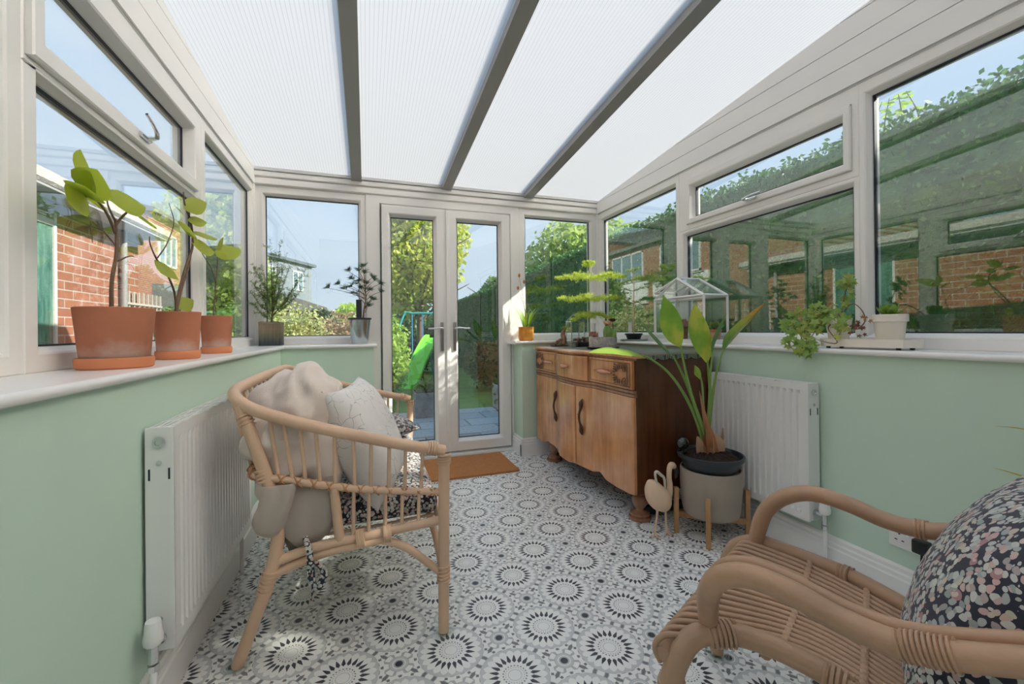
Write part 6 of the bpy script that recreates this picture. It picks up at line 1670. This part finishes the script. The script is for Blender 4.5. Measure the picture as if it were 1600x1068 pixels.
    for bp, wd, sd, mt in (([(1.605, 1.70, .44), (1.60, 1.69, .55), (1.585, 1.69, .65), (1.570, 1.69, .745)], [.030, .026, .012, .001], (1, .2, 0), DRY), ([(1.635, 1.69, .43), (1.615, 1.68, .52), (1.60, 1.68, .60)], [.034, .024, .002], (1, -.1, 0), DRY),
                           ([(1.66, 1.685, .43), (1.655, 1.68, .475), (1.655, 1.685, .52)], [.042, .040, .018], (1, .1, 0), DRY2), ([(1.70, 1.70, .43), (1.715, 1.70, .48), (1.725, 1.70, .54)], [.022, .022, .010], (.8, .6, 0), DRY2), ([(1.60, 1.71, .43), (1.59, 1.71, .47), (1.575, 1.71, .51)], [.025, .02, .005], (.8, -.6, 0), DRY2)):
        bm = bmesh.new(); blade(bm, bp, wd, sd, -.6, 6, 5); link('dry_sheath', bm, mt, t, 180)
    bm = bmesh.new(); tube(bm, [(1.655, 1.72, .42), (1.652, 1.72, .46), (1.65, 1.72, .50)], [.048, .040, .024], 14); link('crown', bm, DRY2, t, 180)
    st = empty('plant_stand', (x, y, 0), 'square legged pine plant stand holding the grey pot', 'plant stand')
    for (lx, ly) in ((1.493, 1.800), (1.518, 1.588), (1.800, 1.640), (1.79, 1.86)):
        bm = bmesh.new(); v = Vector((lx - x, ly - y)).normalized()
        b2 = bmesh.new(); box(b2, -.011, .011, -.011, .011, .001, .235, .002); merge(bm, b2, Matrix.Translation((x + v.x * .172, y + v.y * .172, 0)) @ Matrix.Rotation(atan2(v.y, v.x), 4, 'Z')); link('leg', bm, PINE, st)
    for a in (radians(143), radians(41)):
        bm = bmesh.new(); b2 = bmesh.new(); box(b2, -.162, .162, -.010, .010, .070, .098, .002); merge(bm, b2, Matrix.Translation((x, y, 0)) @ Matrix.Rotation(a, 4, 'Z')); link('crossbar', bm, PINE, st)
strelitzia()
t = empty('black_sphere_ornament', (1.553, 1.80, .43), 'glossy black ball ornament standing in the grey pot beside the tall plant', 'ornament')
bm = bmesh.new(); lathe(bm, [(0, -.05), (.020, -.05), (.020, -.042), (.008, -.036), (.012, -.028)] + [(.033 * cos(a), .033 * sin(a)) for a in [radians(-65 + 155 * k / 14) for k in range(14)]] + [(0, .033)], (1.553, 1.795, .458), 28)
link('ball', bm, pbr('black_glaze', (.015, .017, .02), .12, coat=1.), t, 60)
def flamingo():
    t = empty('wooden_flamingo', (1.42, 1.79, 0), 'carved pale wooden flamingo figure standing on the floor in front of the sideboard', 'figurine')
    y = 1.795
    bm = bmesh.new(); tube(bm, [(1.345, y, .285), (1.360, y, .262), (1.385, y, .215), (1.415, y, .18), (1.445, y, .155), (1.468, y, .145)], [.012, .036, .056, .058, .040, .008], 16)
    tube(bm, [(1.43, y, .17), (1.462, y, .195), (1.472, y, .24), (1.468, y, .29), (1.472, y, .335), (1.487, y, .350), (1.503, y, .338)], [.034, .020, .0155, .013, .014, .0165, .012], 12)
    link('body', bm, BIRDWOOD, t, 180)
    bm = bmesh.new(); tube(bm, [(1.502, y, .338), (1.513, y, .318), (1.513, y, .290), (1.506, y, .278)], [.011, .010, .007, .002], 10); link('beak', bm, DARKP, t, 180)
    bm = bmesh.new(); tube(bm, [(1.385, y - .02, .245), (1.368, y - .02, .315), (1.375, y - .02, .335), (1.402, y - .02, .315), (1.420, y - .022, .295), (1.428, y - .02, .235)], [.006, .006, .007, .008, .007, .005], 8); link('tail_feather', bm, pbr('whitewashed_wood', (.68, .60, .52), .6), t, 180)
    for lx, fx in ((1.395, 1.375), (1.448, 1.450)):
        bm = bmesh.new(); tube(bm, [(lx, y, .165), (lx - .004, y, .10), (fx, y, .012)], [.010, .0055, .0050], 8)
        for d in ((-.028, -.020), (.0, -.034), (.026, -.022)): tube(bm, [(fx, y, .012), (fx + d[0], y + d[1], .004)], [.005, .0025], 6, smooth=False)
        link('leg', bm, BIRDWOOD, t, 180)
flamingo()
# plant tips at the near right
def side_plant():
    t = empty('narrow_leaf_plant', (2.02, .70, .3), 'narrow yellow leaved plant reaching in past the right edge above the armchair', 'potted plant')
    bm = bmesh.new(); lathe(bm, pot_prof(.07, .085, .15, .006, .02), (1.80, .42, 0.001), 30); link('pot', bm, TERRA, t, 40)
    bm = bmesh.new(); round_soil(bm, 1.80, .42, .135, .078); link('soil', bm, SOIL, t, 180)
    Lf = leafmat('mustard_leaf', [(.40, .34, .05), (.48, .42, .08), (.30, .30, .05)], .3)
    for pts, w_ in (([(1.80, .42, .13), (1.82, .45, .45), (1.84, .57, .70), (1.86, .68, .742), (1.865, .765, .738)], [.006, .012, .014, .010, .001]), ([(1.80, .42, .13), (1.82, .46, .40), (1.85, .58, .575), (1.865, .69, .600), (1.868, .768, .606)], [.006, .012, .016, .012, .001]),
                    ([(1.80, .42, .13), (1.76, .34, .5), (1.70, .28, .72)], [.006, .014, .001]), ([(1.80, .42, .13), (1.85, .32, .5), (1.87, .22, .66)], [.006, .014, .001])):
        bm = bmesh.new(); blade(bm, pts, w_, (1, 0, 0), .3, 4, 6); link('leaf', bm, Lf, t, 180)
side_plant()
#@@END
